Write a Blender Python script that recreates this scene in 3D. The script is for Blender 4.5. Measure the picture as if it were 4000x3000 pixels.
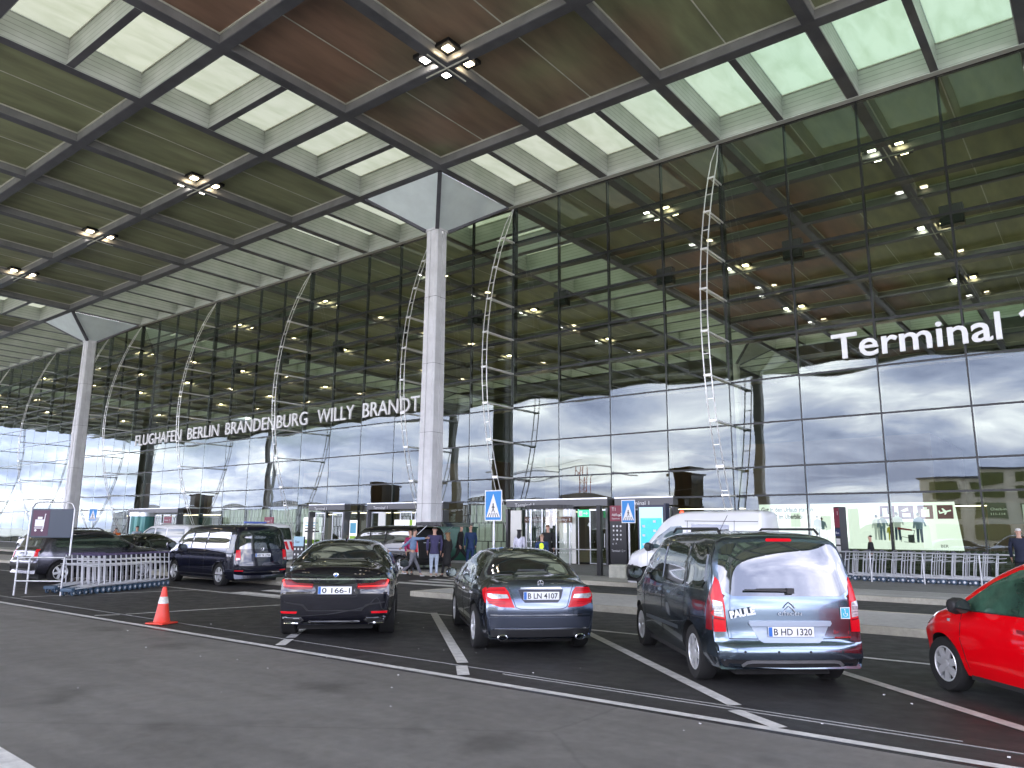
import bpy, bmesh, math, random
from mathutils import Vector, Matrix
from mathutils.bvhtree import BVHTree
from mathutils.geometry import delaunay_2d_cdt
R = math.radians
PI = math.pi
rnd = random.Random(7)
scene = bpy.context.scene
for o in list(bpy.data.objects):
    bpy.data.objects.remove(o)
col = scene.collection

# ------------------------------------------------------------------ camera
CX, CY, CZ = 25.616, -32.825, 1.72
yaw, pitch, roll = 0.6632, 0.1908, 0.0078
fw = Vector((-math.sin(yaw)*math.cos(pitch), math.cos(yaw)*math.cos(pitch), math.sin(pitch)))
r0 = Vector((math.cos(yaw), math.sin(yaw), 0)); u0 = r0.cross(fw)
cr = math.cos(roll)*r0 + math.sin(roll)*u0; cu = -math.sin(roll)*r0 + math.cos(roll)*u0
cam = bpy.data.cameras.new('camera'); camo = bpy.data.objects.new('camera', cam); col.objects.link(camo)
m4 = Matrix((cr, cu, -fw)).transposed().to_4x4(); m4.translation = (CX, CY, CZ)
camo.matrix_world = m4
cam.sensor_width = 36; cam.lens = 36*1642.96/2212; cam.clip_start = 0.1; cam.clip_end = 3000
scene.camera = camo

# ------------------------------------------------------------------ sky, sun, exposure
SUN_EL, SUN_AZ = 52, 205          # azimuth the light comes from, compass degrees (0 = +Y, clockwise)
world = bpy.data.worlds.new('World'); scene.world = world; world.use_nodes = True
nt = world.node_tree; nt.nodes.clear()
def WN(t, **k):
    n = nt.nodes.new(t)
    for a, b in k.items(): setattr(n, a, b)
    return n
sky = WN('ShaderNodeTexSky', sky_type='NISHITA', sun_disc=False)
sky.sun_elevation = R(SUN_EL); sky.sun_rotation = R(SUN_AZ); sky.altitude = 50; sky.air_density = 1.0; sky.dust_density = 2.0
tc = WN('ShaderNodeTexCoord'); sep = WN('ShaderNodeSeparateXYZ'); nt.links.new(tc.outputs['Generated'], sep.inputs[0])
mx = WN('ShaderNodeMath', operation='MAXIMUM'); mx.inputs[1].default_value = 0.0; nt.links.new(sep.outputs[2], mx.inputs[0])
ad = WN('ShaderNodeMath', operation='ADD'); ad.inputs[1].default_value = 0.22; nt.links.new(mx.outputs[0], ad.inputs[0])
dx = WN('ShaderNodeMath', operation='DIVIDE'); nt.links.new(sep.outputs[0], dx.inputs[0]); nt.links.new(ad.outputs[0], dx.inputs[1])
dy = WN('ShaderNodeMath', operation='DIVIDE'); nt.links.new(sep.outputs[1], dy.inputs[0]); nt.links.new(ad.outputs[0], dy.inputs[1])
cmb = WN('ShaderNodeCombineXYZ'); nt.links.new(dx.outputs[0], cmb.inputs[0]); nt.links.new(dy.outputs[0], cmb.inputs[1])
def wnoise(sc, det, ro, off):
    mp = WN('ShaderNodeMapping'); mp.inputs['Location'].default_value = off; nt.links.new(cmb.outputs[0], mp.inputs[0])
    n = WN('ShaderNodeTexNoise'); n.inputs['Scale'].default_value = sc; n.inputs['Detail'].default_value = det; n.inputs['Roughness'].default_value = ro
    n.inputs['Distortion'].default_value = 0.4
    nt.links.new(mp.outputs[0], n.inputs['Vector']); return n
def wramp(src, pts):
    r = WN('ShaderNodeValToRGB')
    while len(r.color_ramp.elements) < len(pts): r.color_ramp.elements.new(0.5)
    for e, (p, c) in zip(r.color_ramp.elements, pts): e.position = p; e.color = (c[0], c[1], c[2], 1)
    nt.links.new(src, r.inputs[0]); return r
n1 = wnoise(0.8, 8, 0.55, (3.1, 1.7, 0)); cover = wramp(n1.outputs['Fac'], [(0.28, (0,0,0)), (0.46, (1,1,1))])
n2 = wnoise(1.35, 9, 0.6, (8.0, 5.2, 0)); tone = wramp(n2.outputs['Fac'], [(0.37, (4.5, 5.0, 7.6)), (0.48, (7.9, 8.4, 11.4)), (0.56, (12.2, 12.2, 14.3)), (0.66, (20.5, 20.3, 20.8))])
mixc = WN('ShaderNodeMix', data_type='RGBA')
nt.links.new(cover.outputs[0], mixc.inputs['Factor']); nt.links.new(sky.outputs[0], mixc.inputs['A']); nt.links.new(tone.outputs[0], mixc.inputs['B'])
bg = WN('ShaderNodeBackground'); bg.inputs['Strength'].default_value = 0.13
wo = WN('ShaderNodeOutputWorld'); nt.links.new(mixc.outputs['Result'], bg.inputs[0]); nt.links.new(bg.outputs[0], wo.inputs[0])
sl = bpy.data.lights.new('sun', 'SUN'); sl.energy = 3.5; sl.angle = R(3); sl.color = (1, 0.95, 0.88)
so = bpy.data.objects.new('sun', sl); col.objects.link(so)
sd = Vector((math.sin(R(SUN_AZ))*math.cos(R(SUN_EL)), math.cos(R(SUN_AZ))*math.cos(R(SUN_EL)), math.sin(R(SUN_EL))))
so.rotation_euler = sd.to_track_quat('Z', 'Y').to_euler()
so.location = (0, -80, 60)
vs = scene.view_settings; vs.view_transform = 'Standard'; vs.look = 'None'; vs.gamma = 1; vs.exposure = 2.1
scene.render.engine = 'CYCLES'
cy = scene.cycles; cy.max_bounces = 9; cy.diffuse_bounces = 4; cy.glossy_bounces = 5; cy.transmission_bounces = 6; cy.transparent_max_bounces = 16
cy.sample_clamp_indirect = 6; cy.caustics_reflective = False; cy.caustics_refractive = False

# ------------------------------------------------------------------ materials
MATS = {}
def mat(name, c, rough=0.5, metal=0.0, spec=0.5, var=0.0, vscale=3.0, bump=0.0, bscale=40.0, coat=0.0, cior=1.5, emit=None, c2=None, coord='Object', stretch=None):
    """procedural principled material: base colour varied by noise, optional fine bump"""
    if name in MATS: return MATS[name]
    m = bpy.data.materials.new(name); m.use_nodes = True; t = m.node_tree; b = t.nodes['Principled BSDF']
    b.inputs['Roughness'].default_value = rough; b.inputs['Metallic'].default_value = metal
    b.inputs['Specular IOR Level'].default_value = spec; b.inputs['Coat Weight'].default_value = coat; b.inputs['Coat Roughness'].default_value = 0.03; b.inputs['Coat IOR'].default_value = cior
    c = tuple(c)+(1,); cc = t.nodes.new('ShaderNodeTexCoord'); src = cc.outputs[coord]
    if stretch:
        mp = t.nodes.new('ShaderNodeMapping'); mp.inputs['Scale'].default_value = stretch; t.links.new(src, mp.inputs[0]); src = mp.outputs[0]
    if var or c2:
        n = t.nodes.new('ShaderNodeTexNoise'); n.inputs['Scale'].default_value = vscale; n.inputs['Detail'].default_value = 6; n.inputs['Roughness'].default_value = .6
        t.links.new(src, n.inputs['Vector']); r = t.nodes.new('ShaderNodeValToRGB'); r.color_ramp.elements[0].position = .35; r.color_ramp.elements[1].position = .65
        a = c2 if c2 else tuple(x*(1-var) for x in c[:3]); bb = c[:3] if c2 else tuple(min(1, x*(1+var)) for x in c[:3])
        r.color_ramp.elements[0].color = tuple(a)+(1,); r.color_ramp.elements[1].color = tuple(bb)+(1,)
        t.links.new(n.outputs['Fac'], r.inputs[0]); t.links.new(r.outputs[0], b.inputs['Base Color'])
    else: b.inputs['Base Color'].default_value = c
    if bump:
        n = t.nodes.new('ShaderNodeTexNoise'); n.inputs['Scale'].default_value = bscale; n.inputs['Detail'].default_value = 4
        t.links.new(src, n.inputs['Vector']); bp = t.nodes.new('ShaderNodeBump'); bp.inputs['Strength'].default_value = bump; bp.inputs['Distance'].default_value = .01
        t.links.new(n.outputs['Fac'], bp.inputs['Height']); t.links.new(bp.outputs[0], b.inputs['Normal'])
    if emit:
        b.inputs['Emission Color'].default_value = tuple(emit[:3])+(1,); b.inputs['Emission Strength'].default_value = emit[3]
    MATS[name] = m; return m
def glassmat(name, refl, trans, gloss=(1, 1, 1), fres=1.0, rough=0.0, wav=0.0):
    """thin glazing: mirror part (facing value refl rising to 1 at grazing) over a tinted see-through part"""
    m = bpy.data.materials.new(name); m.use_nodes = True; t = m.node_tree; t.nodes.clear()
    o = t.nodes.new('ShaderNodeOutputMaterial'); mi = t.nodes.new('ShaderNodeMixShader'); g = t.nodes.new('ShaderNodeBsdfGlossy'); tr = t.nodes.new('ShaderNodeBsdfTransparent')
    g.inputs['Roughness'].default_value = rough; g.inputs['Color'].default_value = tuple(gloss)+(1,); tr.inputs[0].default_value = tuple(trans)+(1,)
    lw = t.nodes.new('ShaderNodeLayerWeight'); lw.inputs['Blend'].default_value = .5
    p = t.nodes.new('ShaderNodeMath'); p.operation = 'POWER'; p.inputs[1].default_value = 3.0; t.links.new(lw.outputs['Facing'], p.inputs[0])
    ml = t.nodes.new('ShaderNodeMath'); ml.operation = 'MULTIPLY_ADD'; ml.inputs[1].default_value = (1-refl)*fres; ml.inputs[2].default_value = refl; t.links.new(p.outputs[0], ml.inputs[0])
    ml.use_clamp = True
    if wav:
        c = t.nodes.new('ShaderNodeTexCoord'); n = t.nodes.new('ShaderNodeTexNoise'); n.inputs['Scale'].default_value = 0.55; n.inputs['Detail'].default_value = 1
        t.links.new(c.outputs['Object'], n.inputs['Vector']); bp = t.nodes.new('ShaderNodeBump'); bp.inputs['Strength'].default_value = 1; bp.inputs['Distance'].default_value = wav
        t.links.new(n.outputs['Fac'], bp.inputs['Height']); t.links.new(bp.outputs[0], g.inputs['Normal'])
    t.links.new(ml.outputs[0], mi.inputs[0]); t.links.new(tr.outputs[0], mi.inputs[1]); t.links.new(g.outputs[0], mi.inputs[2]); t.links.new(mi.outputs[0], o.inputs[0])
    MATS[name] = m; return m
def emis(name, c, s):
    m = bpy.data.materials.new(name); m.use_nodes = True; t = m.node_tree; t.nodes.clear()
    o = t.nodes.new('ShaderNodeOutputMaterial'); e = t.nodes.new('ShaderNodeEmission'); e.inputs[0].default_value = tuple(c)+(1,); e.inputs[1].default_value = s
    t.links.new(e.outputs[0], o.inputs[0]); MATS[name] = m; return m

# ------------------------------------------------------------------ mesh helpers
class MB:
    def __init__(s): s.v = []; s.f = []; s.mi = []; s.cur = 0
    def quad(s, *p):
        n = len(s.v); s.v += [tuple(q) for q in p]; s.f.append(tuple(range(n, n+len(p)))); s.mi.append(s.cur)
    def box(s, x0, x1, y0, y1, z0, z1):
        n = len(s.v); s.v += [(x0,y0,z0),(x1,y0,z0),(x1,y1,z0),(x0,y1,z0),(x0,y0,z1),(x1,y0,z1),(x1,y1,z1),(x0,y1,z1)]
        for q in ((0,3,2,1),(4,5,6,7),(0,1,5,4),(1,2,6,5),(2,3,7,6),(3,0,4,7)): s.f.append(tuple(n+a for a in q)); s.mi.append(s.cur)
    def tube(s, a, b, r, n=8, r2=None, caps=True):
        a = Vector(a); b = Vector(b); d = (b-a)
        if d.length < 1e-6: return
        r2 = r if r2 is None else r2
        q = d.normalized().to_track_quat('Z', 'Y'); k = len(s.v)
        for c, rr in ((a, r), (b, r2)):
            for i in range(n):
                t = 2*PI*(i+.5)/n; s.v.append(tuple(c+q@Vector((rr*math.cos(t), rr*math.sin(t), 0))))
        for i in range(n): j = (i+1) % n; s.f.append((k+i, k+j, k+n+j, k+n+i)); s.mi.append(s.cur)
        if caps: s.f.append(tuple(k+n-1-i for i in range(n))); s.mi.append(s.cur); s.f.append(tuple(k+n+i for i in range(n))); s.mi.append(s.cur)
    def path(s, pts, r, n=6):
        for a, b in zip(pts, pts[1:]): s.tube(a, b, r, n)
    def bar(s, a, b, w, h, up=(0,0,1)):
        a = Vector(a); b = Vector(b); d = (b-a).normalized(); u = Vector(up); x = d.cross(u)
        if x.length < 1e-5: x = d.cross(Vector((0,1,0)))
        x.normalize(); u = x.cross(d); n = len(s.v)
        for c in (a, b):
            for sx, su in ((-1,-1),(1,-1),(1,1),(-1,1)): s.v.append(tuple(c+x*sx*w/2+u*su*h/2))
        for q in ((0,3,2,1),(4,5,6,7),(0,1,5,4),(1,2,6,5),(2,3,7,6),(3,0,4,7)): s.f.append(tuple(n+a for a in q)); s.mi.append(s.cur)
    def lathe(s, prof, axis='Z', n=24, c=(0,0,0)):
        k = len(s.v); c = Vector(c)
        for r, z in prof:
            for i in range(n):
                t = 2*PI*i/n; x, y = r*math.cos(t), r*math.sin(t)
                p = {'Z': (x,y,z), 'Y': (x,z,y), 'X': (z,x,y)}[axis]; s.v.append(tuple(c+Vector(p)))
        for a in range(len(prof)-1):
            for i in range(n):
                j = (i+1) % n; s.f.append((k+a*n+i, k+a*n+j, k+(a+1)*n+j, k+(a+1)*n+i)); s.mi.append(s.cur)
    def build(s, name, mats, parent=None, smooth=False, angle=None, bevel=0.0):
        me = bpy.data.meshes.new(name); me.from_pydata(s.v, [], s.f)
        for m in (mats if isinstance(mats, (list, tuple)) else [mats]): me.materials.append(m)
        for p, i in zip(me.polygons, s.mi): p.material_index = i
        bm = bmesh.new(); bm.from_mesh(me); bmesh.ops.recalc_face_normals(bm, faces=bm.faces); bm.to_mesh(me); bm.free()
        return link(name, me, parent, smooth, angle, bevel)
def link(name, me, parent=None, smooth=False, angle=None, bevel=0.0):
    if smooth:
        me.polygons.foreach_set('use_smooth', [True]*len(me.polygons))
        if angle: me.set_sharp_from_angle(angle=R(angle))
    o = bpy.data.objects.new(name, me); col.objects.link(o)
    if bevel:
        b = o.modifiers.new('bevel', 'BEVEL'); b.width = bevel; b.segments = 2; b.limit_method = 'ANGLE'
    if parent: o.parent = parent
    return o
def tag(o, label=None, cat=None, group=None, kind=None):
    if label: o['label'] = label
    if cat: o['category'] = cat
    if group: o['group'] = group
    if kind: o['kind'] = kind
    return o
def empty(name, loc=(0,0,0), rz=0.0, label=None, cat=None, group=None):
    o = bpy.data.objects.new(name, None); col.objects.link(o); o.location = loc; o.rotation_euler = (0, 0, rz); o.empty_display_size = .3
    return tag(o, label, cat, group)
def dup(root, loc=None, rz=None, label=None, group=None):
    r = root.copy(); col.objects.link(r)
    if loc is not None: r.location = loc
    if rz is not None: r.rotation_euler = (0, 0, rz)
    tag(r, label, None, group)
    for ch in list(root.children):
        c = ch.copy(); col.objects.link(c); c.parent = r
        for g in list(ch.children):
            d = g.copy(); col.objects.link(d); d.parent = c
    return r
def textmesh(txt, size, extrude=0.0, sx=1.0, bold=0.0, align='LEFT', spacing=1.0):
    cu_ = bpy.data.curves.new('txt', 'FONT'); cu_.body = txt; cu_.size = size; cu_.extrude = extrude; cu_.offset = bold; cu_.align_x = align; cu_.space_character = spacing
    cu_.resolution_u = 3
    o = bpy.data.objects.new('txt', cu_); col.objects.link(o); dg = bpy.context.evaluated_depsgraph_get(); dg.update()
    me = bpy.data.meshes.new_from_object(o.evaluated_get(dg)); bpy.data.objects.remove(o); bpy.data.curves.remove(cu_)
    if sx != 1.0:
        for v in me.vertices: v.co.x *= sx
    return me
def text(name, txt, size, loc, rot, m, parent=None, extrude=0.003, sx=1.0, bold=0.0, align='LEFT', spacing=1.0, width=None):
    """lettering as a mesh; rot = (rx, ry, rz); width fits the line to that length"""
    me = textmesh(txt, size, extrude, sx, bold, align, spacing)
    if width:
        xs = [v.co.x for v in me.vertices]; w = max(xs)-min(xs); x0 = min(xs) if align == 'LEFT' else (min(xs)+max(xs))/2
        for v in me.vertices: v.co.x = (v.co.x-x0)*width/w
    me.materials.clear(); me.materials.append(m); me.name = name
    o = bpy.data.objects.new(name, me); col.objects.link(o); o.location = loc; o.rotation_euler = rot
    if parent: o.parent = parent
    return o
# ------------------------------------------------------------------ the setting
M = 6.25; H = 20.195
def ground_mat(name, base, scale=1.0, rough=0.75, specks=True, var=.18):
    m = bpy.data.materials.new(name); m.use_nodes = True; t = m.node_tree; b = t.nodes['Principled BSDF']
    c = t.nodes.new('ShaderNodeTexCoord')
    def noise(s, d, r=.6):
        n = t.nodes.new('ShaderNodeTexNoise'); n.inputs['Scale'].default_value = s*scale; n.inputs['Detail'].default_value = d; n.inputs['Roughness'].default_value = r
        t.links.new(c.outputs['Object'], n.inputs['Vector']); return n
    def ramp(src, a, bcol, p0, p1):
        r = t.nodes.new('ShaderNodeValToRGB'); r.color_ramp.elements[0].position = p0; r.color_ramp.elements[1].position = p1
        r.color_ramp.elements[0].color = (a, a, a, 1); r.color_ramp.elements[1].color = (bcol, bcol, bcol, 1); t.links.new(src, r.inputs[0]); return r
    def mul(a, bb):
        x = t.nodes.new('ShaderNodeMix'); x.data_type = 'RGBA'; x.blend_type = 'MULTIPLY'; x.inputs['Factor'].default_value = 1
        t.links.new(a, x.inputs['A']); t.links.new(bb, x.inputs['B']); return x.outputs['Result']
    big = ramp(noise(.35, 5).outputs['Fac'], 1-var, 1+var*.6, .35, .65)
    mid = ramp(noise(9, 6).outputs['Fac'], .86, 1.1, .3, .7)
    fine = ramp(noise(160, 3, .8).outputs['Fac'], .72, 1.28, .3, .7)
    rgb = t.nodes.new('ShaderNodeRGB'); rgb.outputs[0].default_value = (base[0], base[1], base[2], 1)
    o = mul(mul(mul(rgb.outputs[0], big.outputs[0]), mid.outputs[0]), fine.outputs[0])
    if specks:
        def mapped(sx, sy): 
            mp = t.nodes.new('ShaderNodeMapping'); mp.inputs['Scale'].default_value = (sx, sy, 1); t.links.new(c.outputs['Object'], mp.inputs[0]); return mp.outputs[0]
        ns = t.nodes.new('ShaderNodeTexNoise'); ns.inputs['Scale'].default_value = 1; ns.inputs['Detail'].default_value = 5; t.links.new(mapped(.12, 2.6), ns.inputs['Vector'])
        o = mul(o, ramp(ns.outputs['Fac'], .88, 1.08, .35, .65).outputs[0])
        vo = t.nodes.new('ShaderNodeTexVoronoi'); vo.inputs['Scale'].default_value = .55; t.links.new(c.outputs['Object'], vo.inputs['Vector']); av = t.nodes.new('ShaderNodeMath'); av.operation = 'MULTIPLY_ADD'; av.inputs[1].default_value = .35; t.links.new(noise(3.5, 4).outputs['Fac'], av.inputs[0]); t.links.new(vo.outputs['Distance'], av.inputs[2]); o = mul(o, ramp(av.outputs[0], .62, 1, .24, .42).outputs[0])
        nst = noise(.9, 2); stn = ramp(nst.outputs['Fac'], 1, .62, .64, .74); o = mul(o, stn.outputs[0])
        vc = t.nodes.new('ShaderNodeTexVoronoi'); vc.feature = 'DISTANCE_TO_EDGE'; vc.inputs['Scale'].default_value = .16
        dn = t.nodes.new('ShaderNodeMix'); dn.data_type = 'VECTOR'; dn.inputs['Factor'].default_value = .12; t.links.new(c.outputs['Object'], dn.inputs['A']); t.links.new(noise(1.7, 4).outputs['Color'], dn.inputs['B'])
        t.links.new(dn.outputs['Result'], vc.inputs['Vector']); o = mul(o, ramp(vc.outputs['Distance'], .8, 1, .0, .004).outputs[0])
        v = t.nodes.new('ShaderNodeTexVoronoi'); v.inputs['Scale'].default_value = 28*scale; t.links.new(c.outputs['Object'], v.inputs['Vector'])
        sp = ramp(v.outputs['Distance'], 1, 0, .03, .06)
        mk = ramp(noise(2.3, 3).outputs['Fac'], 0, 1, .5, .62)
        x = t.nodes.new('ShaderNodeMix'); x.data_type = 'RGBA'; t.links.new(mul(sp.outputs[0], mk.outputs[0]), x.inputs['Factor']); t.links.new(o, x.inputs['A']); x.inputs['B'].default_value = (.4, .4, .38, 1); o = x.outputs['Result']
    t.links.new(o, b.inputs['Base Color'])
    rr = ramp(noise(3, 5).outputs['Fac'], rough-.12, rough+.1, .3, .7); t.links.new(rr.outputs[0], b.inputs['Roughness'])
    bp = t.nodes.new('ShaderNodeBump'); bp.inputs['Strength'].default_value = .5; bp.inputs['Distance'].default_value = .006
    t.links.new(noise(110, 4, .8).outputs['Fac'], bp.inputs['Height']); t.links.new(bp.outputs[0], b.inputs['Normal'])
    b.inputs['Specular IOR Level'].default_value = .5
    MATS[name] = m; return m
m_asph = ground_mat('asphalt_worn', (.165, .160, .150), .9, .62, var=.16)
m_asph2 = ground_mat('asphalt_dark', (.033, .033, .033), 1.1, .62, var=.22)
m_conc = ground_mat('concrete_paving', (.42, .42, .40), .8, .75, False, .14)
m_kerb = ground_mat('kerb_stone', (.40, .38, .31), 1.5, .8, False, .25)
m_pave = ground_mat('forecourt_paving', (.2, .2, .2), 1, .7, False, .15)
m_out = ground_mat('outer_ground', (.40, .40, .38), .2, .8, False, .2)
m_paint = mat('road_paint', (.72, .72, .70), .6, c2=(.5, .5, .49), vscale=7, bump=.4, bscale=90)
m_paint2 = mat('road_paint_worn', (.5, .5, .49), .7, c2=(.2, .2, .2), vscale=14, bump=.4, bscale=90)
m_white = mat('white_metal', (.8, .8, .8), .35, var=.05)
m_side = mat('beam_side', (.24, .24, .23), .4, .3, var=.15, vscale=1)
m_beam = mat('beam_grey', (.11, .11, .12), .42, .3, var=.2, vscale=.8, bump=.1, bscale=6)
m_rim = mat('panel_rim', (.62, .62, .52), .45, .2, var=.12, vscale=1.5)
m_black = mat('black_frame', (.012, .012, .013), .35, .2)
m_dark = mat('dark_plastic', (.02, .02, .021), .5)
m_steel = mat('brushed_steel', (.62, .63, .65), .32, .9, var=.1, vscale=4)
m_chrome = mat('chrome', (.75, .76, .78), .12, 1.0)

def sheet(name, x0, x1, y0, y1, z, m, thick=None):
    b = MB()
    if thick: b.box(x0, x1, y0, y1, z-thick, z)
    else: b.quad((x0,y0,z), (x1,y0,z), (x1,y1,z), (x0,y1,z))
    return tag(b.build(name, m), kind='structure')
sheet('ground', -900, 900, -900, 900, -.03, m_out)
sheet('approach_road', -130, 60, -56, -25.66, 0, m_asph)
sheet('parking_lane', -130, 60, -25.66, -10.9, -.004, m_asph2)
def island(name, x0, x1, y0, y1, lower_left=False):
    k = MB(); k.cur = 0; k.box(x0+.14, x1, y0+.14, y1-.14, -.02, .125); k.cur = 1
    for q in ((x0, x1, y0, y0+.14), (x0, x1, y1-.14, y1), (x0, x0+.14, y0+.14, y1-.14)): k.box(q[0], q[1], q[2], q[3], -.02, .13)
    return tag(k.build(name, [m_conc, m_kerb], bevel=.012), kind='structure')
island('traffic_island', 10.6, 60, -17.95, -15.0)
island('traffic_island', -130, 5.6, -17.95, -15.0)
k = MB(); k.box(-130, 60, -10.76, -8.6, -.02, .125); k.cur = 1; k.box(-130, 60, -10.9, -10.76, -.02, .13); k.cur = 2; k.box(-130, 60, -8.6, -.3, -.02, .125)
tag(k.build('pavement', [m_conc, m_kerb, m_pave]), kind='structure')

pm = MB()
def line(x0, y0, x1, y1, w, z=.004):
    d = Vector((x1-x0, y1-y0, 0)).normalized(); n = Vector((-d.y, d.x, 0))*w/2; a = Vector((x0, y0, z)); b = Vector((x1, y1, z))
    seg = max(1, int((b-a).length/2))
    for i in range(seg):
        p = a.lerp(b, i/seg); q = a.lerp(b, (i+1)/seg); pm.quad(p-n, q-n, q+n, p+n)
def diag(x0, y0, x1, y1, w=.13):
    line(x0, y0, x1, y1, w)
line(-120, -25.62, 50, -25.68, .12, .0045)
line(-30, -20.9, 50, -20.7, .10) if False else line(2.0, -20.62, 30, -20.95, .11)
line(-60, -20.3, 0.6, -20.6, .11)
for (xa, ya, xb, yb) in ((12.35, -22.2, 14.94, -24.91), (14.02, -20.62, 18.61, -24.87), (17.75, -20.75, 22.38, -24.97), (21.2, -20.9, 25.8, -25.15)):
    diag(xa, ya, xb, yb, .15)
for (xa, ya, xb, yb) in ((15.06, -25.02, 15.5, -25.5), (18.75, -25.05, 19.2, -25.52), (22.46, -25.19, 23.05, -25.58)):
    diag(xa, ya, xb, yb, .15)
line(9.6, -24.98, 10.24, -21.74, .10); line(3.85, -24.84, 4.82, -20.7, .10); line(9.38, -25.5, 9.62, -25.12, .1)
line(3.4, -25.2, -2, -24.6, .1)
for i in range(8):                                            # crossing over the inner lane
    if i < 4: line(6.2, -11.5-i*1.0, 10.4, -11.5-i*1.0, .5)
for i in range(5):
    if i < 3: line(6.3, -18.45-i*.95, 10.3, -18.45-i*.95, .45)
line(-60, -8.5, 40, -8.5, .14, .13); line(-60, -10.2, 40, -10.2, .1, .13)
line(18.4, -30.6, 14.5, -30.35, .55, .0045); line(18.4, -30.45, 19.3, -30.5, .5, .0045)
tag(pm.build('road_markings', m_paint), kind='structure')
gr = MB(); gr.box(-120, 24.4, -25.032, -25.018, -.01, .003); gr.box(19.5, 30, -25.142, -25.13, -.01, .004)
tag(gr.build('road_joint', m_side), kind='structure')
gr = MB(); gr.box(-120, 50, -25.76, -25.705, -.01, .003); gr.box(-120, 50, -25.80, -25.785, -.01, .005)
tag(gr.build('drain_slot', m_black), kind='structure')
sc_ = MB()
rs = random.Random(3)
for i in range(46):                                           # scuffs and crumbs lying on the road
    a = rs.uniform(0, 6.28); x = rs.uniform(12, 25); y = rs.uniform(-30, -20.8); s = rs.uniform(.008, .022)
    sc_.box(x, x+s, y, y+s*.7, 0, s*.4)
tag(sc_.build('litter', m_paint), None, None, None, 'stuff')

# ------------------------------------------------------------------ canopy roof
def panelmat():
    m = bpy.data.materials.new('soffit_panel'); m.use_nodes = True; t = m.node_tree; b = t.nodes['Principled BSDF']
    c = t.nodes.new('ShaderNodeTexCoord')
    n = t.nodes.new('ShaderNodeTexNoise'); n.inputs['Scale'].default_value = .075; n.inputs['Detail'].default_value = 3; n.inputs['Roughness'].default_value = .55
    t.links.new(c.outputs['Object'], n.inputs['Vector']); r = t.nodes.new('ShaderNodeValToRGB')
    for i in range(1): r.color_ramp.elements.new(.5)
    for e, (p, q) in zip(r.color_ramp.elements, ((.42, (.27, .29, .155)), (.50, (.25, .19, .12)), (.58, (.27, .16, .105)))): e.position = p; e.color = q+(1,)
    sx_ = t.nodes.new('ShaderNodeSeparateXYZ'); t.links.new(c.outputs['Object'], sx_.inputs[0])
    sh = t.nodes.new('ShaderNodeMath'); sh.operation = 'SUBTRACT'; sh.inputs[1].default_value = 5.5; t.links.new(sx_.outputs[0], sh.inputs[0])
    ab = t.nodes.new('ShaderNodeMath'); ab.operation = 'ABSOLUTE'; t.links.new(sh.outputs[0], ab.inputs[0])
    mr = t.nodes.new('ShaderNodeMapRange'); mr.inputs['From Min'].default_value = 8; mr.inputs['From Max'].default_value = 12.5; mr.inputs['To Min'].default_value = .07; mr.inputs['To Max'].default_value = -.2; t.links.new(ab.outputs[0], mr.inputs['Value'])
    su = t.nodes.new('ShaderNodeMath'); t.links.new(n.outputs['Fac'], su.inputs[0]); t.links.new(mr.outputs[0], su.inputs[1]); t.links.new(su.outputs[0], r.inputs[0])
    n2 = t.nodes.new('ShaderNodeTexNoise'); n2.inputs['Scale'].default_value = 1.4; n2.inputs['Detail'].default_value = 6
    mp = t.nodes.new('ShaderNodeMapping'); mp.inputs['Scale'].default_value = (1, .22, 1); t.links.new(c.outputs['Object'], mp.inputs[0]); t.links.new(mp.outputs[0], n2.inputs['Vector'])
    r2 = t.nodes.new('ShaderNodeValToRGB'); r2.color_ramp.elements[0].position = .3; r2.color_ramp.elements[1].position = .7; r2.color_ramp.elements[0].color = (.68, .68, .68, 1); r2.color_ramp.elements[1].color = (1.2, 1.2, 1.2, 1)
    t.links.new(n2.outputs['Fac'], r2.inputs[0]); x = t.nodes.new('ShaderNodeMix'); x.data_type = 'RGBA'; x.blend_type = 'MULTIPLY'; x.inputs['Factor'].default_value = 1
    t.links.new(r.outputs[0], x.inputs['A']); t.links.new(r2.outputs[0], x.inputs['B']); t.links.new(x.outputs['Result'], b.inputs['Base Color'])
    b.inputs['Roughness'].default_value = .45; return m
m_panel = panelmat()
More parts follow.
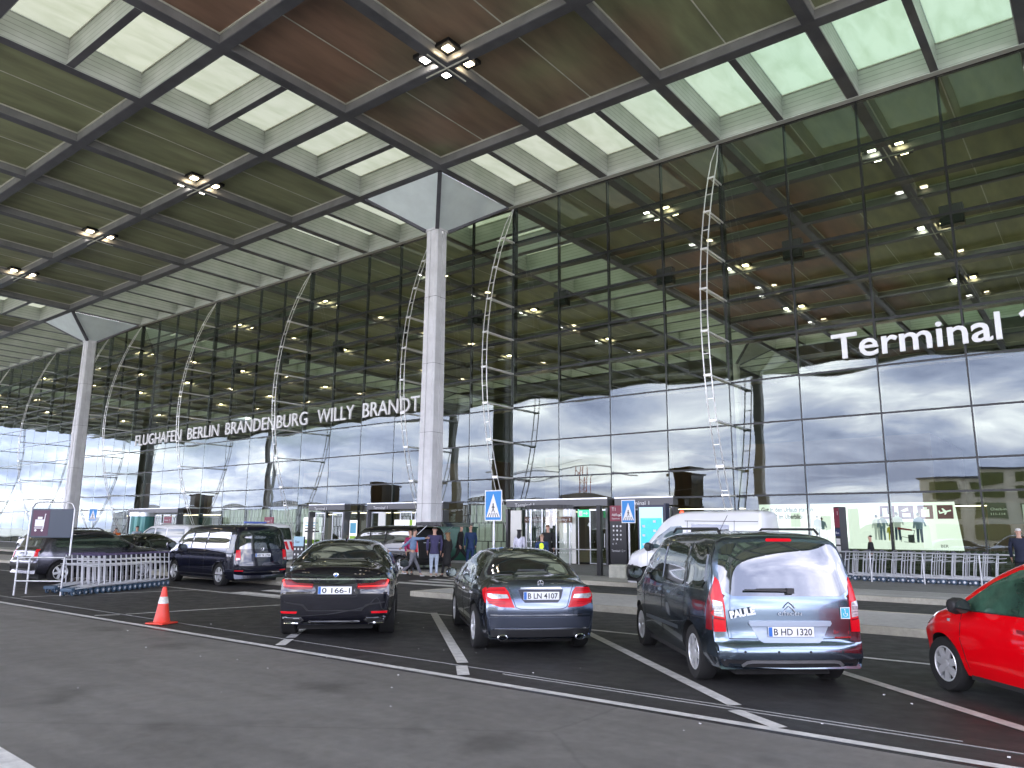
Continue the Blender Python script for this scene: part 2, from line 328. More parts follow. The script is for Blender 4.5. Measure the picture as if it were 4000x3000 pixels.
def cladmat():
    m = bpy.data.materials.new('ribbed_cladding'); m.use_nodes = True; t = m.node_tree; b = t.nodes['Principled BSDF']
    c = t.nodes.new('ShaderNodeTexCoord'); s = t.nodes.new('ShaderNodeSeparateXYZ'); t.links.new(c.outputs['Object'], s.inputs[0])
    a = t.nodes.new('ShaderNodeMath'); a.operation = 'MULTIPLY'; a.inputs[1].default_value = 4.4; t.links.new(s.outputs[2], a.inputs[0])
    f = t.nodes.new('ShaderNodeMath'); f.operation = 'FRACT'; t.links.new(a.outputs[0], f.inputs[0])
    r = t.nodes.new('ShaderNodeValToRGB'); r.color_ramp.elements[0].position = .0; r.color_ramp.elements[0].color = (.17, .18, .16, 1); r.color_ramp.elements[1].position = .14; r.color_ramp.elements[1].color = (.56, .57, .54, 1)
    t.links.new(f.outputs[0], r.inputs[0]); n = t.nodes.new('ShaderNodeTexNoise'); n.inputs['Scale'].default_value = .9; n.inputs['Detail'].default_value = 6; t.links.new(c.outputs['Object'], n.inputs['Vector'])
    r2 = t.nodes.new('ShaderNodeValToRGB'); r2.color_ramp.elements[0].position = .3; r2.color_ramp.elements[1].position = .7; r2.color_ramp.elements[0].color = (.78, .82, .78, 1); r2.color_ramp.elements[1].color = (1, 1, 1, 1)
    t.links.new(n.outputs['Fac'], r2.inputs[0]); x = t.nodes.new('ShaderNodeMix'); x.data_type = 'RGBA'; x.blend_type = 'MULTIPLY'; x.inputs['Factor'].default_value = 1
    t.links.new(r.outputs[0], x.inputs['A']); t.links.new(r2.outputs[0], x.inputs['B']); t.links.new(x.outputs['Result'], b.inputs['Base Color'])
    b.inputs['Roughness'].default_value = .42; b.inputs['Metallic'].default_value = .25; return m
m_clad = cladmat()
def skymat():
    m = bpy.data.materials.new('skylight_glass'); m.use_nodes = True; t = m.node_tree; t.nodes.clear()
    o = t.nodes.new('ShaderNodeOutputMaterial'); a = t.nodes.new('ShaderNodeBsdfTransparent'); b = t.nodes.new('ShaderNodeBsdfTranslucent'); mi = t.nodes.new('ShaderNodeMixShader')
    c = t.nodes.new('ShaderNodeTexCoord'); n = t.nodes.new('ShaderNodeTexNoise'); n.inputs['Scale'].default_value = .8; n.inputs['Detail'].default_value = 9; n.inputs['Distortion'].default_value = .6
    mp = t.nodes.new('ShaderNodeMapping'); mp.inputs['Scale'].default_value = (2.2, .7, 1); t.links.new(c.outputs['Object'], mp.inputs[0]); t.links.new(mp.outputs[0], n.inputs['Vector'])
    r = t.nodes.new('ShaderNodeValToRGB'); r.color_ramp.elements[0].position = .3; r.color_ramp.elements[1].position = .7
    r.color_ramp.elements[0].color = (.033, .034, .021, 1); r.color_ramp.elements[1].color = (.047, .047, .031, 1)
    t.links.new(n.outputs['Fac'], r.inputs[0]); t.links.new(r.outputs[0], a.inputs[0])
    g = t.nodes.new('ShaderNodeMix'); g.data_type = 'RGBA'; g.inputs['A'].default_value = (.090, .096, .072, 1); g.inputs['B'].default_value = (.080, .112, .078, 1)
    sp_ = t.nodes.new('ShaderNodeSeparateXYZ'); t.links.new(c.outputs['Object'], sp_.inputs[0]); mr = t.nodes.new('ShaderNodeMapRange'); mr.inputs['From Min'].default_value = 6; mr.inputs['From Max'].default_value = 17; t.links.new(sp_.outputs[0], mr.inputs['Value']); t.links.new(mr.outputs[0], g.inputs['Factor'])
    dr = t.nodes.new('ShaderNodeValToRGB'); dr.color_ramp.elements[0].position = .30; dr.color_ramp.elements[1].position = .62; dr.color_ramp.elements[0].color = (.82, .84, .78, 1); dr.color_ramp.elements[1].color = (1.0, 1.0, .99, 1); t.links.new(n.outputs['Fac'], dr.inputs[0])
    gm = t.nodes.new('ShaderNodeMix'); gm.data_type = 'RGBA'; gm.blend_type = 'MULTIPLY'; gm.inputs['Factor'].default_value = 1; t.links.new(g.outputs['Result'], gm.inputs['A']); t.links.new(dr.outputs[0], gm.inputs['B'])
    t.links.new(gm.outputs['Result'], b.inputs[0]); mi.inputs[0].default_value = .8
    t.links.new(a.outputs[0], mi.inputs[1]); t.links.new(b.outputs[0], mi.inputs[2]); t.links.new(mi.outputs[0], o.inputs[0]); return m
m_sky = skymat()
XI0, XI1, YJ0, YJ1 = -22, 8, -9, 10
roof = empty('canopy_roof', (0, 0, 0), 0, 'huge coffered canopy roof with brown panels, grey beams and pale skylight strips over the forecourt', 'canopy')
sid = MB(); bm_ = MB(); pan = MB(); rim = MB(); cl = MB(); fin = MB(); sg = MB(); top = MB()
BW = .23                                                    # half width of a main beam
for j in range(YJ0, YJ1+1):                                  # beams along the facade, unbroken
    bm_.box(XI0*M, XI1*M, j*M-BW, j*M+BW, H, H+.5)
for i in range(XI0, XI1+1):
    for j in range(YJ0, YJ1):
        bm_.box(i*M-BW, i*M+BW, j*M+BW, (j+1)*M-BW, H+.003, H+.497)
cross = []
for i in range(XI0, XI1):
    for j in range(YJ0, YJ1):
        sx, sy = i % 7 == 6, j % 7 == 6
        x0, x1, y0, y1 = i*M+BW, (i+1)*M-BW, j*M+BW, (j+1)*M-BW
        if sx and sy: cross.append((i, j)); continue
        if not sx and not sy:
            pan.box(x0-.05, x1+.05, y0-.05, y1+.05, H+.46, H+.6)
            for q in ((x0, x1, y0, y0+.07), (x0, x1, y1-.07, y1), (x0, x0+.07, y0+.07, y1-.07), (x1-.07, x1, y0+.07, y1-.07)): rim.box(q[0], q[1], q[2], q[3], H+.40, H+.455)
            for q in ((x0, x1, y0, y0+.02), (x0, x1, y1-.02, y1), (x0, x0+.02, y0+.02, y1-.02), (x1-.02, x1, y0+.02, y1-.02)): sid.box(q[0], q[1], q[2], q[3], H+.04, H+.40)
            xm = (x0+x1)/2; rim.box(xm-.025, xm+.025, y0+.08, y1-.08, H+.44, H+.457)
            continue
        # glazed cell: tall ribbed cladding on all four sides, one cross fin, glass on top
        e = .035
        for q in ((x0, x1, y0, y0+e), (x0, x1, y1-e, y1), (x0, x0+e, y0+e, y1-e), (x1-e, x1, y0+e, y1-e)): cl.box(q[0], q[1], q[2], q[3], H+.01, H+1.3)
        if sx:
            ym = (y0+y1)/2; fin.box(x0+e, x1-e, ym-.15, ym+.15, H+.006, H+.03); cl.box(x0+e, x1-e, ym-.13, ym+.13, H+.03, H+1.3)
            cells = ((x0+e, x1-e, y0+e, ym-.13), (x0+e, x1-e, ym+.13, y1-e))
        else:
            xm = (x0+x1)/2; fin.box(xm-.15, xm+.15, y0+e, y1-e, H+.006, H+.03); cl.box(xm-.13, xm+.13, y0+e, y1-e, H+.03, H+1.3)
            cells = ((x0+e, xm-.13, y0+e, y1-e), (xm+.13, x1-e, y0+e, y1-e))
        for q in cells:
            sg.quad((q[0], q[2], H+1.22), (q[1], q[2], H+1.22), (q[1], q[3], H+1.22), (q[0], q[3], H+1.22))
            for r_ in ((q[0], q[1], q[2], q[2]+.05), (q[0], q[1], q[3]-.05, q[3])): rim.box(r_[0], r_[1], r_[2], r_[3], H+1.17, H+1.215)
bm_.build('beam_grid', m_beam, roof); sid.build('beam_sides', m_side, roof); pan.build('ceiling_panels', m_panel, roof); rim.build('panel_rims', m_rim, roof)
cl.build('ribbed_cladding', m_clad, roof); fin.build('cross_fins', m_beam, roof); sg.build('skylight_glass', m_sky, roof)
top.box(XI0*M, XI1*M, YJ0*M-.6, YJ0*M-BW, H+.02, H+1.6); top.build('edge_fascia', m_white, roof)

# ------------------------------------------------------------------ columns with their funnel heads
m_col = mat('column_paint', (.72, .72, .72), .5, var=.10, vscale=1.2, bump=.05, bscale=20)
m_fun = mat('funnel_glass', (.80, .89, .86), .25, spec=.6, var=.06, vscale=.7)
ZT = 18.5
def make_column():
    t = empty('column')
    s = MB(); w0, w1 = .53, .44
    def ring(w, z):
        g = .07; c = .10
        return [(-w+c,-w,z), (-g,-w,z), (-g,-w+.06,z), (g,-w+.06,z), (g,-w,z), (w-c,-w,z), (w,-w+c,z), (w,-g,z), (w-.06,-g,z), (w-.06,g,z), (w,g,z), (w,w-c,z),
                (w-c,w,z), (g,w,z), (g,w-.06,z), (-g,w-.06,z), (-g,w,z), (-w+c,w,z), (-w,w-c,z), (-w,g,z), (-w+.06,g,z), (-w+.06,-g,z), (-w,-g,z), (-w,-w+c,z)]
    a = ring(w0, .0); b = ring(w1, ZT-.05); n = len(a); s.v += a+b
    for i in range(n): j = (i+1) % n; s.f.append((i, j, n+j, n+i)); s.mi.append(0)
    s.f.append(tuple(range(n, 2*n))); s.mi.append(0)
    s.build('shaft', m_col, t)
    js = MB()
    for z in (3.1, 6.9, 10.7, 14.5): w = w0+(w1-w0)*z/ZT+.003; js.box(-w, w, -w, w, z, z+.018)
    js.build('weld_seam', m_side, t)
    bp = MB(); bp.box(-.62, .62, -.62, .62, .125, .16); bp.box(-.56, .56, -.56, .56, .16, .22); bp.build('base_plate', m_beam, t)
    h = MB(); hw = M/2-BW
    lo = [(-.43,-.43), (.43,-.43), (.43,.43), (-.43,.43)]; up = [(-hw,-hw), (hw,-hw), (hw,hw), (-hw,hw)]
    for i in range(4):
        j = (i+1) % 4; h.quad((*lo[i], ZT), (*lo[j], ZT), (*up[j], H+.0), (*up[i], H+.0))
    h.build('funnel_head', m_fun, t)
    f = MB()
    for i in range(4): f.bar((*[c*1.03 for c in lo[i]], ZT-.02), (*[c*1.0 for c in up[i]], H+.02), .22, .16)
    f.build('funnel_rib', m_beam, t)
    f = MB()
    for i in range(4):
        j = (i+1) % 4; f.bar((lo[i][0]*1.05, lo[i][1]*1.05, ZT-.0), (lo[j][0]*1.05, lo[j][1]*1.05, ZT-.0), .1, .14)
    f.build('head_ring', m_col, t)
    return t
first = None
for (i, j) in cross:
    if j > 0 and i < -14: continue
    x, y = (i+.5)*M, (j+.5)*M
    lab = None
    if j == -1:
        lab = {-1: 'tall pale grey column rising in front of the glass between the lettering and the crossing sign', -8: 'pale grey column at the far left, behind the trolley bay sign'}.get(i, 'pale grey roof column standing far along or beyond the edges of the view')
    else: lab = 'roof column seen only as a dark stripe reflected in or through the glass'
    if first is None: o = first = make_column(); o.location = (x, y, 0)
    else: o = dup(first, (x, y, 0))
    tag(o, lab, 'column', 'columns under the canopy roof')

# ------------------------------------------------------------------ glass front of the terminal
P = M/2
term = empty('terminal_building', (0, 0, 0), 0, 'airport terminal with a tall dark glass front gridded by black mullions', 'building')
m_fac = glassmat('facade_glass', .09, (.66, .76, .63), (.90, 1.0, .98), .5, 0, .0022)
rows = [H-.216-1.9311*i for i in range(1, 9)]+[3.31, .17]
X0I, X1I = -40, 16
mul = MB(); tr = MB()
for i in range(X0I, X1I+1):
    big = (i % 4 == 0 and i % 14 in (0, 4, 8, 12)) or (i % 14 in (0, 4, 8, 12))
    w = .10 if i % 14 in (0, 4, 8, 12) else .05
    mul.box(i*P-w, i*P+w, .02, .30 if w > .06 else .18, .1, H+.2)
for z in rows:
    if z > 8: tr.box(X0I*P, X1I*P, .03, .50, z-.09, z+.07)
    else: tr.box(X0I*P, X1I*P, .03, .16, z-.05, z+.05)
tr.box(X0I*P, X1I*P, .02, .2, H-.05, H+.35)
mul.build('mullions', m_black, term); tr.build('transoms', m_black, term)
hd = MB(); hd.box(X0I*P, X1I*P, -.30, .015, H-.02, H+.25); hd.build('head_flashing', m_clad, term)
zs = [H-.05]+rows
rp = random.Random(11)
def pane(i, r, mb):
    x0, x1 = i*P+.03, (i+1)*P-.03; z1, z0 = zs[r]-.04, zs[r+1]+.04
    n = 6; s = rp.uniform(.0008, .0022)*rp.choice((1, 1, 1, -.6)); tx, tz = rp.uniform(-.004, .004), rp.uniform(-.0035, .0035); k = len(mb.v)
    for a in range(n+1):
        for c in range(n+1):
            u, w = c/n*2-1, a/n*2-1
            mb.v.append((x0+(x1-x0)*c/n, -.0-s*(1-u*u)*(1-w*w)*2+tx*u+tz*w, z0+(z1-z0)*a/n))
    for a in range(n):
        for c in range(n): q = k+a*(n+1)+c; mb.f.append((q, q+1, q+n+2, q+n+1)); mb.mi.append(0)
door_cols = set()
rest = MB(); cnt = 0
order = [(i, r) for i in range(X0I, X1I) for r in range(len(rows))]
indiv = set((i, r) for (i, r) in order if -3 <= i <= 6 and r < 9)
for (i, r) in order:
    if (i, r) in indiv and cnt < 99:
        b = MB(); pane(i, r, b); o = b.build('glass_pane', m_fac, term, smooth=True); cnt += 1
    else: pane(i, r, rest)
tag(rest.build('glass_pane', m_fac, term, smooth=True), kind='stuff')
# ------------------------------------------------------------------ inside of the hall
m_int = mat('interior_dark', (.05, .042, .036), .6, c2=(.022, .02, .018), vscale=.4)
m_intf = mat('interior_floor', (.5, .42, .34), .25, var=.15, vscale=.6)
b = MB(); b.box(X0I*P, X1I*P, .3, 62, -.02, .1); b.build('hall_floor', m_intf, term)
b = MB(); b.box(X0I*P, X1I*P, 61.6, 62.2, .1, H+.4); b.box(X1I*P-.4, X1I*P, .5, 61.5, .1, H+.4); b.box(X0I*P, X0I*P+.4, .5, 61.5, .1, H+.4); b.build('hall_wall', m_int, term)
m_core = mat('walnut_core', (.13, .065, .035), .45, c2=(.075, .036, .02), vscale=.6, stretch=(1, 1, .1))
b = MB()
for x in range(-110, 50, 22): b.box(x, x+15, 34, 50, .12, 9.5)
b.build('walnut_core', m_core, term)
m_fill = emis('added_fill_glow', (1, .80, .60), 3.2)  # glowing strips added on top of the islands to brighten the hall ceiling
for x in range(-99, 50, 16):
    q = MB(); q.box(x, x+9, 18, 23, .12, 3.1); q.box(x-.4, x+9.4, 17.6, 23.4, 3.1, 3.3); k_ = q.build('check_in_island', m_core, term)
    for y in (18.4, 22.2): q = MB(); q.box(x+.3, x+8.7, y, y+.5, 3.32, 3.36); q.build('added_fill_glow', m_fill, k_)
m_lampw = emis('lamp_warm', (1, .80, .52), 8.0); m_lampn = emis('lamp_neutral', (1, .93, .86), 8.0)
m_inner = mat('lamp_rim', (.35, .22, .12), .5)
def make_light():
    t = empty('ceiling_light')
    rm = MB(); rm.bar((-1.15, 0, -.02), (1.15, 0, -.02), .05, .04); rm.bar((0, -1.15, -.025), (0, 1.15, -.025), .05, .04); rm.build('cross_bar', m_rim, t)
    for q, (sx, sy) in enumerate(((-1,-1), (1,-1), (1,1), (-1,1))):
        hs = MB(); x0, x1, y0, y1 = sorted((sx*.25, sx*.98))+sorted((sy*.25, sy*.98)); hs.box(x0, x1, y0, y1, .28, .44); ho = hs.build('housing', m_black, t)
        lp = MB(); lp.box(sx*.62-.17, sx*.62+.17, sy*.62-.17, sy*.62+.17, .24, .278); lp.build('lamp', m_lampw if q in (1, 2) else m_lampn, ho)
    return t
L0 = make_light(); used = False
for bay in range(-3, 1):
    for oi in (1, 3, 5):
        i = bay*7+oi
        for j in (-6, -4, -2, 1, 3, 5):
            if i > 5 or i < -19 or (j > 5 and i < -14): continue
            where = 'under the outer canopy' if j < 0 else 'inside the hall, seen through the glass'
            k_ = {-2: 'first', -4: 'second', -6: 'third', 1: 'first', 3: 'second', 5: 'third'}[j]; q_ = {0: 'right of the tall column', -1: 'between the two pale columns', -2: 'left of the far column', -3: 'in the farthest bay'}[bay]; p_ = {1: 'left', 3: 'middle', 5: 'right'}[oi]
            lab = 'four lamp cluster '+('under the canopy' if j < 0 else 'behind the glass')+', '+p_+' in the '+k_+' row '+q_
            if (i, j) == (1, -2): lab = 'nearest cluster of four square lamps, in the brown coffers above the column'
            if (i, j) == (-2, -2): lab = 'four lamp cluster in the olive coffers, nearest of the ones left of the skylight strip'
            o = L0 if not used else dup(L0)
            used = True; o.location = (i*M, j*M, H)
            tag(o, lab, 'ceiling light', 'four lamp clusters in the coffered roof')

# ------------------------------------------------------------------ cable trusses holding the glass front
m_cable = mat('truss_steel', (.78, .78, .74), .3, .35)
def truss():
    t = empty('cable_truss')
    zt, zb = H-.1, 1.3
    def d(z): return 2.4*max(0, 1-((z-(zt+zb)/2)/((zt-zb)/2))**2)
    pts = [zt+(zb-zt)*i/18 for i in range(19)]
    for s in (-.13, .13):
        c = MB(); k = [1 if 0 < i < 18 else 0 for i in range(19)]
        c.path([(s*k[i]+s*.2, -d(z)-.06, z) for i, z in enumerate(pts)], .027, 6); c.build('cable', m_cable, t)
    for z in [rows[0]-.97*i for i in range(0, 16)]:
        sp = MB(); sp.bar((-.17, -d(z)-.06, z), (.17, -d(z)-.06, z), .035, .035); sp.build('spacer', m_cable, t)
    for z in rows[:-1]:
        if z > 2.5:
            r_ = MB(); r_.bar((-.07, .0, z), (-.07, -d(z)-.06, z), .05, .07); r_.bar((.07, .0, z), (.07, -d(z)-.06, z), .05, .07); r_.box(-.18, .18, -d(z)-.10, -d(z)-.02, z-.045, z+.045); r_.build('strut', m_cable, t)
    return t
tr0 = truss(); used = False
tl = {8: 'cable truss of white rods and rungs just left of the Terminal lettering', 0: 'cable truss with white rungs between the tall column and the lamp clusters', -2: 'cable truss of white rods partly hidden behind the tall column',
      -6: 'cable truss crossing the lettering at the word Brandenburg', -10: 'cable truss crossing the lettering between the first two words', -14: 'cable truss at the left of the word Flughafen', 4: 'cable truss'}
ORD = ['tenth', 'ninth', 'eighth', 'seventh', 'sixth', 'fifth', 'fourth', 'third', 'second', 'first']; nth = 0
for k in range(-3, 1):
    for q in (0, 4, 8, 12):
        i = k*14+q
        if i > 8 or i < -38 or i == 4+0 and False: continue
        o = tr0 if not used else dup(tr0); used = True; o.location = (i*P, 0, 0)
        nth += 1
        tag(o, {8: 'bowed cable truss of white rods just left of the large Terminal lettering', 4: 'bowed cable truss right of the word Terminal', 0: 'bowed cable truss with white rungs standing right of the tall column',
                -2: 'bowed cable truss partly hidden behind the tall column', -6: 'bowed cable truss crossing the lettering at Brandenburg', -10: 'bowed cable truss crossing the lettering at Berlin', -14: 'bowed cable truss left of the word Flughafen'}.get(i, 'distant bowed cable truss, '+ORD[max(0, min(9, nth))]+' one left of the word Flughafen'), 'cable truss', 'cable trusses along the glass front')
bx = MB(); bx.box(-.42, .42, .16, .5, -.42, .42); bx.box(-.36, .36, .10, .16, -.36, .36)
b0 = bx.build('hanging_box', m_black); used = False
for k in range(-5, 4):
    o = b0 if not used else b0.copy()
    if used: col.objects.link(o)
    used = True; o.location = ((k+.5)*M, 0, rows[2]+.0)
    tag(o, 'square black box high behind the glass, '+['first', 'second', 'third', 'fourth', 'fifth', 'sixth', 'seventh', 'eighth', 'ninth'][3-k]+' one counted from the right edge', 'box', 'black boxes hung behind the glass front')

# ------------------------------------------------------------------ lettering on the glass
m_letter = mat('letter_white', (.78, .78, .77), .45, emit=(1, 1, 1, .02))
sg1 = empty('lettering_sign', (17.1, -.2, 8.84), 0, 'large white lettering Terminal 1 mounted on the upper glass', 'sign')
xs = 17.1
o = text('letters', 'Terminal', 1.50, (0, 0, 0), (R(90), 0, 0), m_letter, sg1, .05, 1, .018, width=6.02)
b = MB(); b.v = []
for y in (-.05, .05): b.quad((.30, y, 0), (.50, y, 0), (.50, y, 1.08), (.34, y, 1.08), (.0, y, .86), (.06, y, .70), (.30, y, .84))
for i in range(7): b.f.append((i, (i+1) % 7, 7+(i+1) % 7, 7+i)); b.mi.append(0)
o = b.build('letters', m_letter, sg1); o.location = (6.60, 0, 0)
sg2 = empty('lettering_sign', (-42.3, -.25, 8.86), 0, 'long line of white capitals naming the airport on the glass left of the tall column', 'sign')
for w, x0, wd in (('FLUGHAFEN', 0, 7.75), ('BERLIN', 8.8, 4.6), ('BRANDENBURG', 14.6, 12.0), ('WILLY', 27.6, 3.9), ('BRANDT', 30.25+.2, 5.0)):
    pass
for w, va, vb in (('FLUGHAFEN', 292, 391), ('BERLIN', 405, 472), ('BRANDENBURG', 487, 664), ('WILLY', 686, 765), ('BRANDT', 784, 907)):
    def fx(v):
        d_ = fw+(v-1106)/1642.96*cr-((964-(v-292)*.136)-829.5)/1642.96*cu; t_ = (-.25-CY)/d_.y; return CX+t_*d_.x
    xa, xb = fx(va), fx(vb); text('letters', w, 1.36, (xa+42.3, 0, 0), (R(90), 0, 0), m_letter, sg2, .05, 1, .0, width=xb-xa)

# ------------------------------------------------------------------ buildings across the road (they show mirrored in the glass)
m_lamA = mat('lamella_pale', (.62, .62, .62), .6); m_lamB = mat('lamella_dark', (.03, .03, .035), .6)
cp = empty('car_park', (0, 0, 0), 0, 'grey striped car park facade that shows mirrored in the lower glass', 'building')
b = MB(); b.box(-240, -62, -118, -90.3, 0, 7.2); b.build('wall', m_lamB, cp)
b = MB(); rq = random.Random(5)
for row in range(3):
    x = -240+row % 2*.6
    while x < -62:
        b.box(x, x+.78, -90.25, -90.0-.1*(rq.random() < .5), .25+row*2.3, .25+row*2.3+2.15)
        x += 1.2
b.build('lamella_screen', m_lamA, cp)
m_bwall = mat('ochre_render', (.75, .68, .52), .8, var=.1, vscale=.3); m_bwin = mat('dark_window', (.16, .17, .06), .12, spec=.7)
ob = empty('office_building', (0, 0, 0), 0, 'ochre office block with rows of dark windows mirrored in the glass at the right', 'building')
b = MB(); b.box(2.5, 60, -125, -100.3, 0, 10.4); b.build('wall', m_bwall, ob)
for f in range(3):
    for i in range(11):
        w = MB(); w.box(4+i*5.6, 7.8+i*5.6, -100.28, -100.05, 1.0+f*3.2, 3.3+f*3.2); w.build('window', m_bwin, ob)
b = MB(); b.box(2.1, 60.4, -125.4, -99.8, 10.4, 10.8); b.build('roof', m_beam, ob)
m_tglass = mat('tower_glass', (.02, .025, .025), .1, spec=.6)
def stair(x):
    t = empty('stair_tower', (x, -34, 0)); b = MB(); b.box(-.9, .9, -1.5, 1.5, 0, 7.1); b.build('shaft', m_tglass, t)
    b = MB(); b.box(-1.1, 1.1, -1.7, 1.7, 7.1, 7.35); b.build('roof', m_black, t)
    b = MB()
    for z in (2.5, 5): b.box(-.93, .93, 1.5, 1.56, z, z+.15)
    b.build('band', m_steel, t)
    return t
s0 = stair(-5.5); tag(s0, 'dark glazed stair tower mirrored right of the main entrance', 'stair tower', 'stair towers by the road')
for x in (-47, -90): tag(dup(s0, (x, -34, 0)), 'dark glazed stair tower mirrored '+('left of the tall column' if x == -47 else 'above the white people carrier'), None, 'stair towers by the road')
tc_ = empty('tower_crane', (-67, -112, 0), 0, 'red and white tower crane mirrored small in the glass', 'crane')
m_red = mat('crane_red', (.45, .05, .04), .5)
b = MB(); b.cur = 0
for s in (-1, 1):
    for q in (-1, 1): b.tube((s, q, 0), (s, q, 15), .1, 4)
for k in range(7): b.cur = k % 2; b.tube((-1, 1, k*2), (1, 1, k*2+2), .09, 4); b.tube((1, 1, k*2), (-1, 1, k*2+2), .09, 4); b.tube((1, 1, k*2), (-1, 1, k*2), .09, 4)
b.build('mast', [m_red, m_lamA], tc_)
b = MB(); b.tube((-28, 0, 15.3), (14, 0, 15.3), .25, 4); b.tube((-20, 0, 15.5), (0, 0, 17.5), .08, 4); b.build('jib', m_lamA, tc_)
# ------------------------------------------------------------------ vehicles
def paint(name, c, metal=.0, rough=.28, flake=.0):
    m = mat(name, c, rough, metal, .04 if not metal else .5, var=flake, vscale=300, coat=1.0, cior=1.5 if c[0] > .02 else 1.7); return m
p_black = paint('paint_black', (.003, .003, .006), 0, .5); p_grey = paint('paint_grey_metallic', (.115, .14, .19), .92, .18, .1); p_navy = paint('paint_navy', (.003, .004, .012), 0, .5)
p_blue = paint('paint_steel_blue', (.115, .155, .20), .92, .18, .08); p_red = paint('paint_red', (.72, .001, .006), 0, .35); p_white = paint('paint_white', (.72, .73, .74), 0, .3); p_silver = paint('paint_silver', (.085, .085, .105), .85, .25, .1)
m_tyre = mat('tyre_rubber', (.012, .012, .012), .85, bump=.2, bscale=60); m_rimal = mat('alloy_rim', (.78, .79, .80), .3, .6); m_rimdk = mat('rim_dark', (.012, .012, .012), .5)
m_under = mat('underbody', (.01, .01, .01), .8)
m_glz = mat('car_glass', (.010, .016, .015), .02, 0, 1.0, coat=1, cior=1.7); m_glzl = mat('car_glass_pale', (.16, .20, .20), .03, 0, .9)
m_rl = mat('tail_lamp_red', (.50, .004, .012), .2, 0, .3, coat=.1, emit=(1, .01, .02, .03)); m_rl2 = mat('tail_lamp_deep', (.16, .003, .008), .2, 0, .3, coat=.25); m_cl = mat('lamp_clear', (.62, .64, .65), .15, .3, coat=1, c2=(.3, .32, .33), vscale=30)
m_brk = mat('brake_lamp_lit', (.5, .01, .01), .2, emit=(1, .03, .02, .35))
m_plate = mat('plate_white', (.74, .75, .76), .4); m_pblue = mat('plate_blue', (.01, .12, .45), .4); m_ptxt = mat('plate_text', (.01, .01, .012), .5)
m_mirror = mat('mirror_glass', (.05, .06, .06), .03, 1)
m_seam = mat('shut_line', (.003, .003, .004), .6)

def cr_dense(pts, n):
    out = []
    for i in range(len(pts)-1):
        p0 = Vector(pts[max(0, i-1)]); p1 = Vector(pts[i]); p2 = Vector(pts[i+1]); p3 = Vector(pts[min(len(pts)-1, i+2)])
        d = (p2-p1).length; m1 = (p2-p0)*.5*min(1, d/max(1e-6, (p1-p0).length if i else d)*1.0); m2 = (p3-p1)*.5*min(1, d/max(1e-6, (p3-p2).length if i < len(pts)-2 else d)*1.0)
        for k in range(n):
            t = k/n; out.append((2*t**3-3*t*t+1)*p1+(t**3-2*t*t+t)*m1+(-2*t**3+3*t*t)*p2+(t**3-t*t)*m2)
    out.append(Vector(pts[-1])); return out
def lerpt(tab, x):
    if x <= tab[0][0]: return tab[0][1]
    for (a, b), (c, d) in zip(tab, tab[1:]):
        if x <= c:
            t = (x-a)/(c-a); t = t*t*(3-2*t); return b+(d-b)*t
    return tab[-1][1]
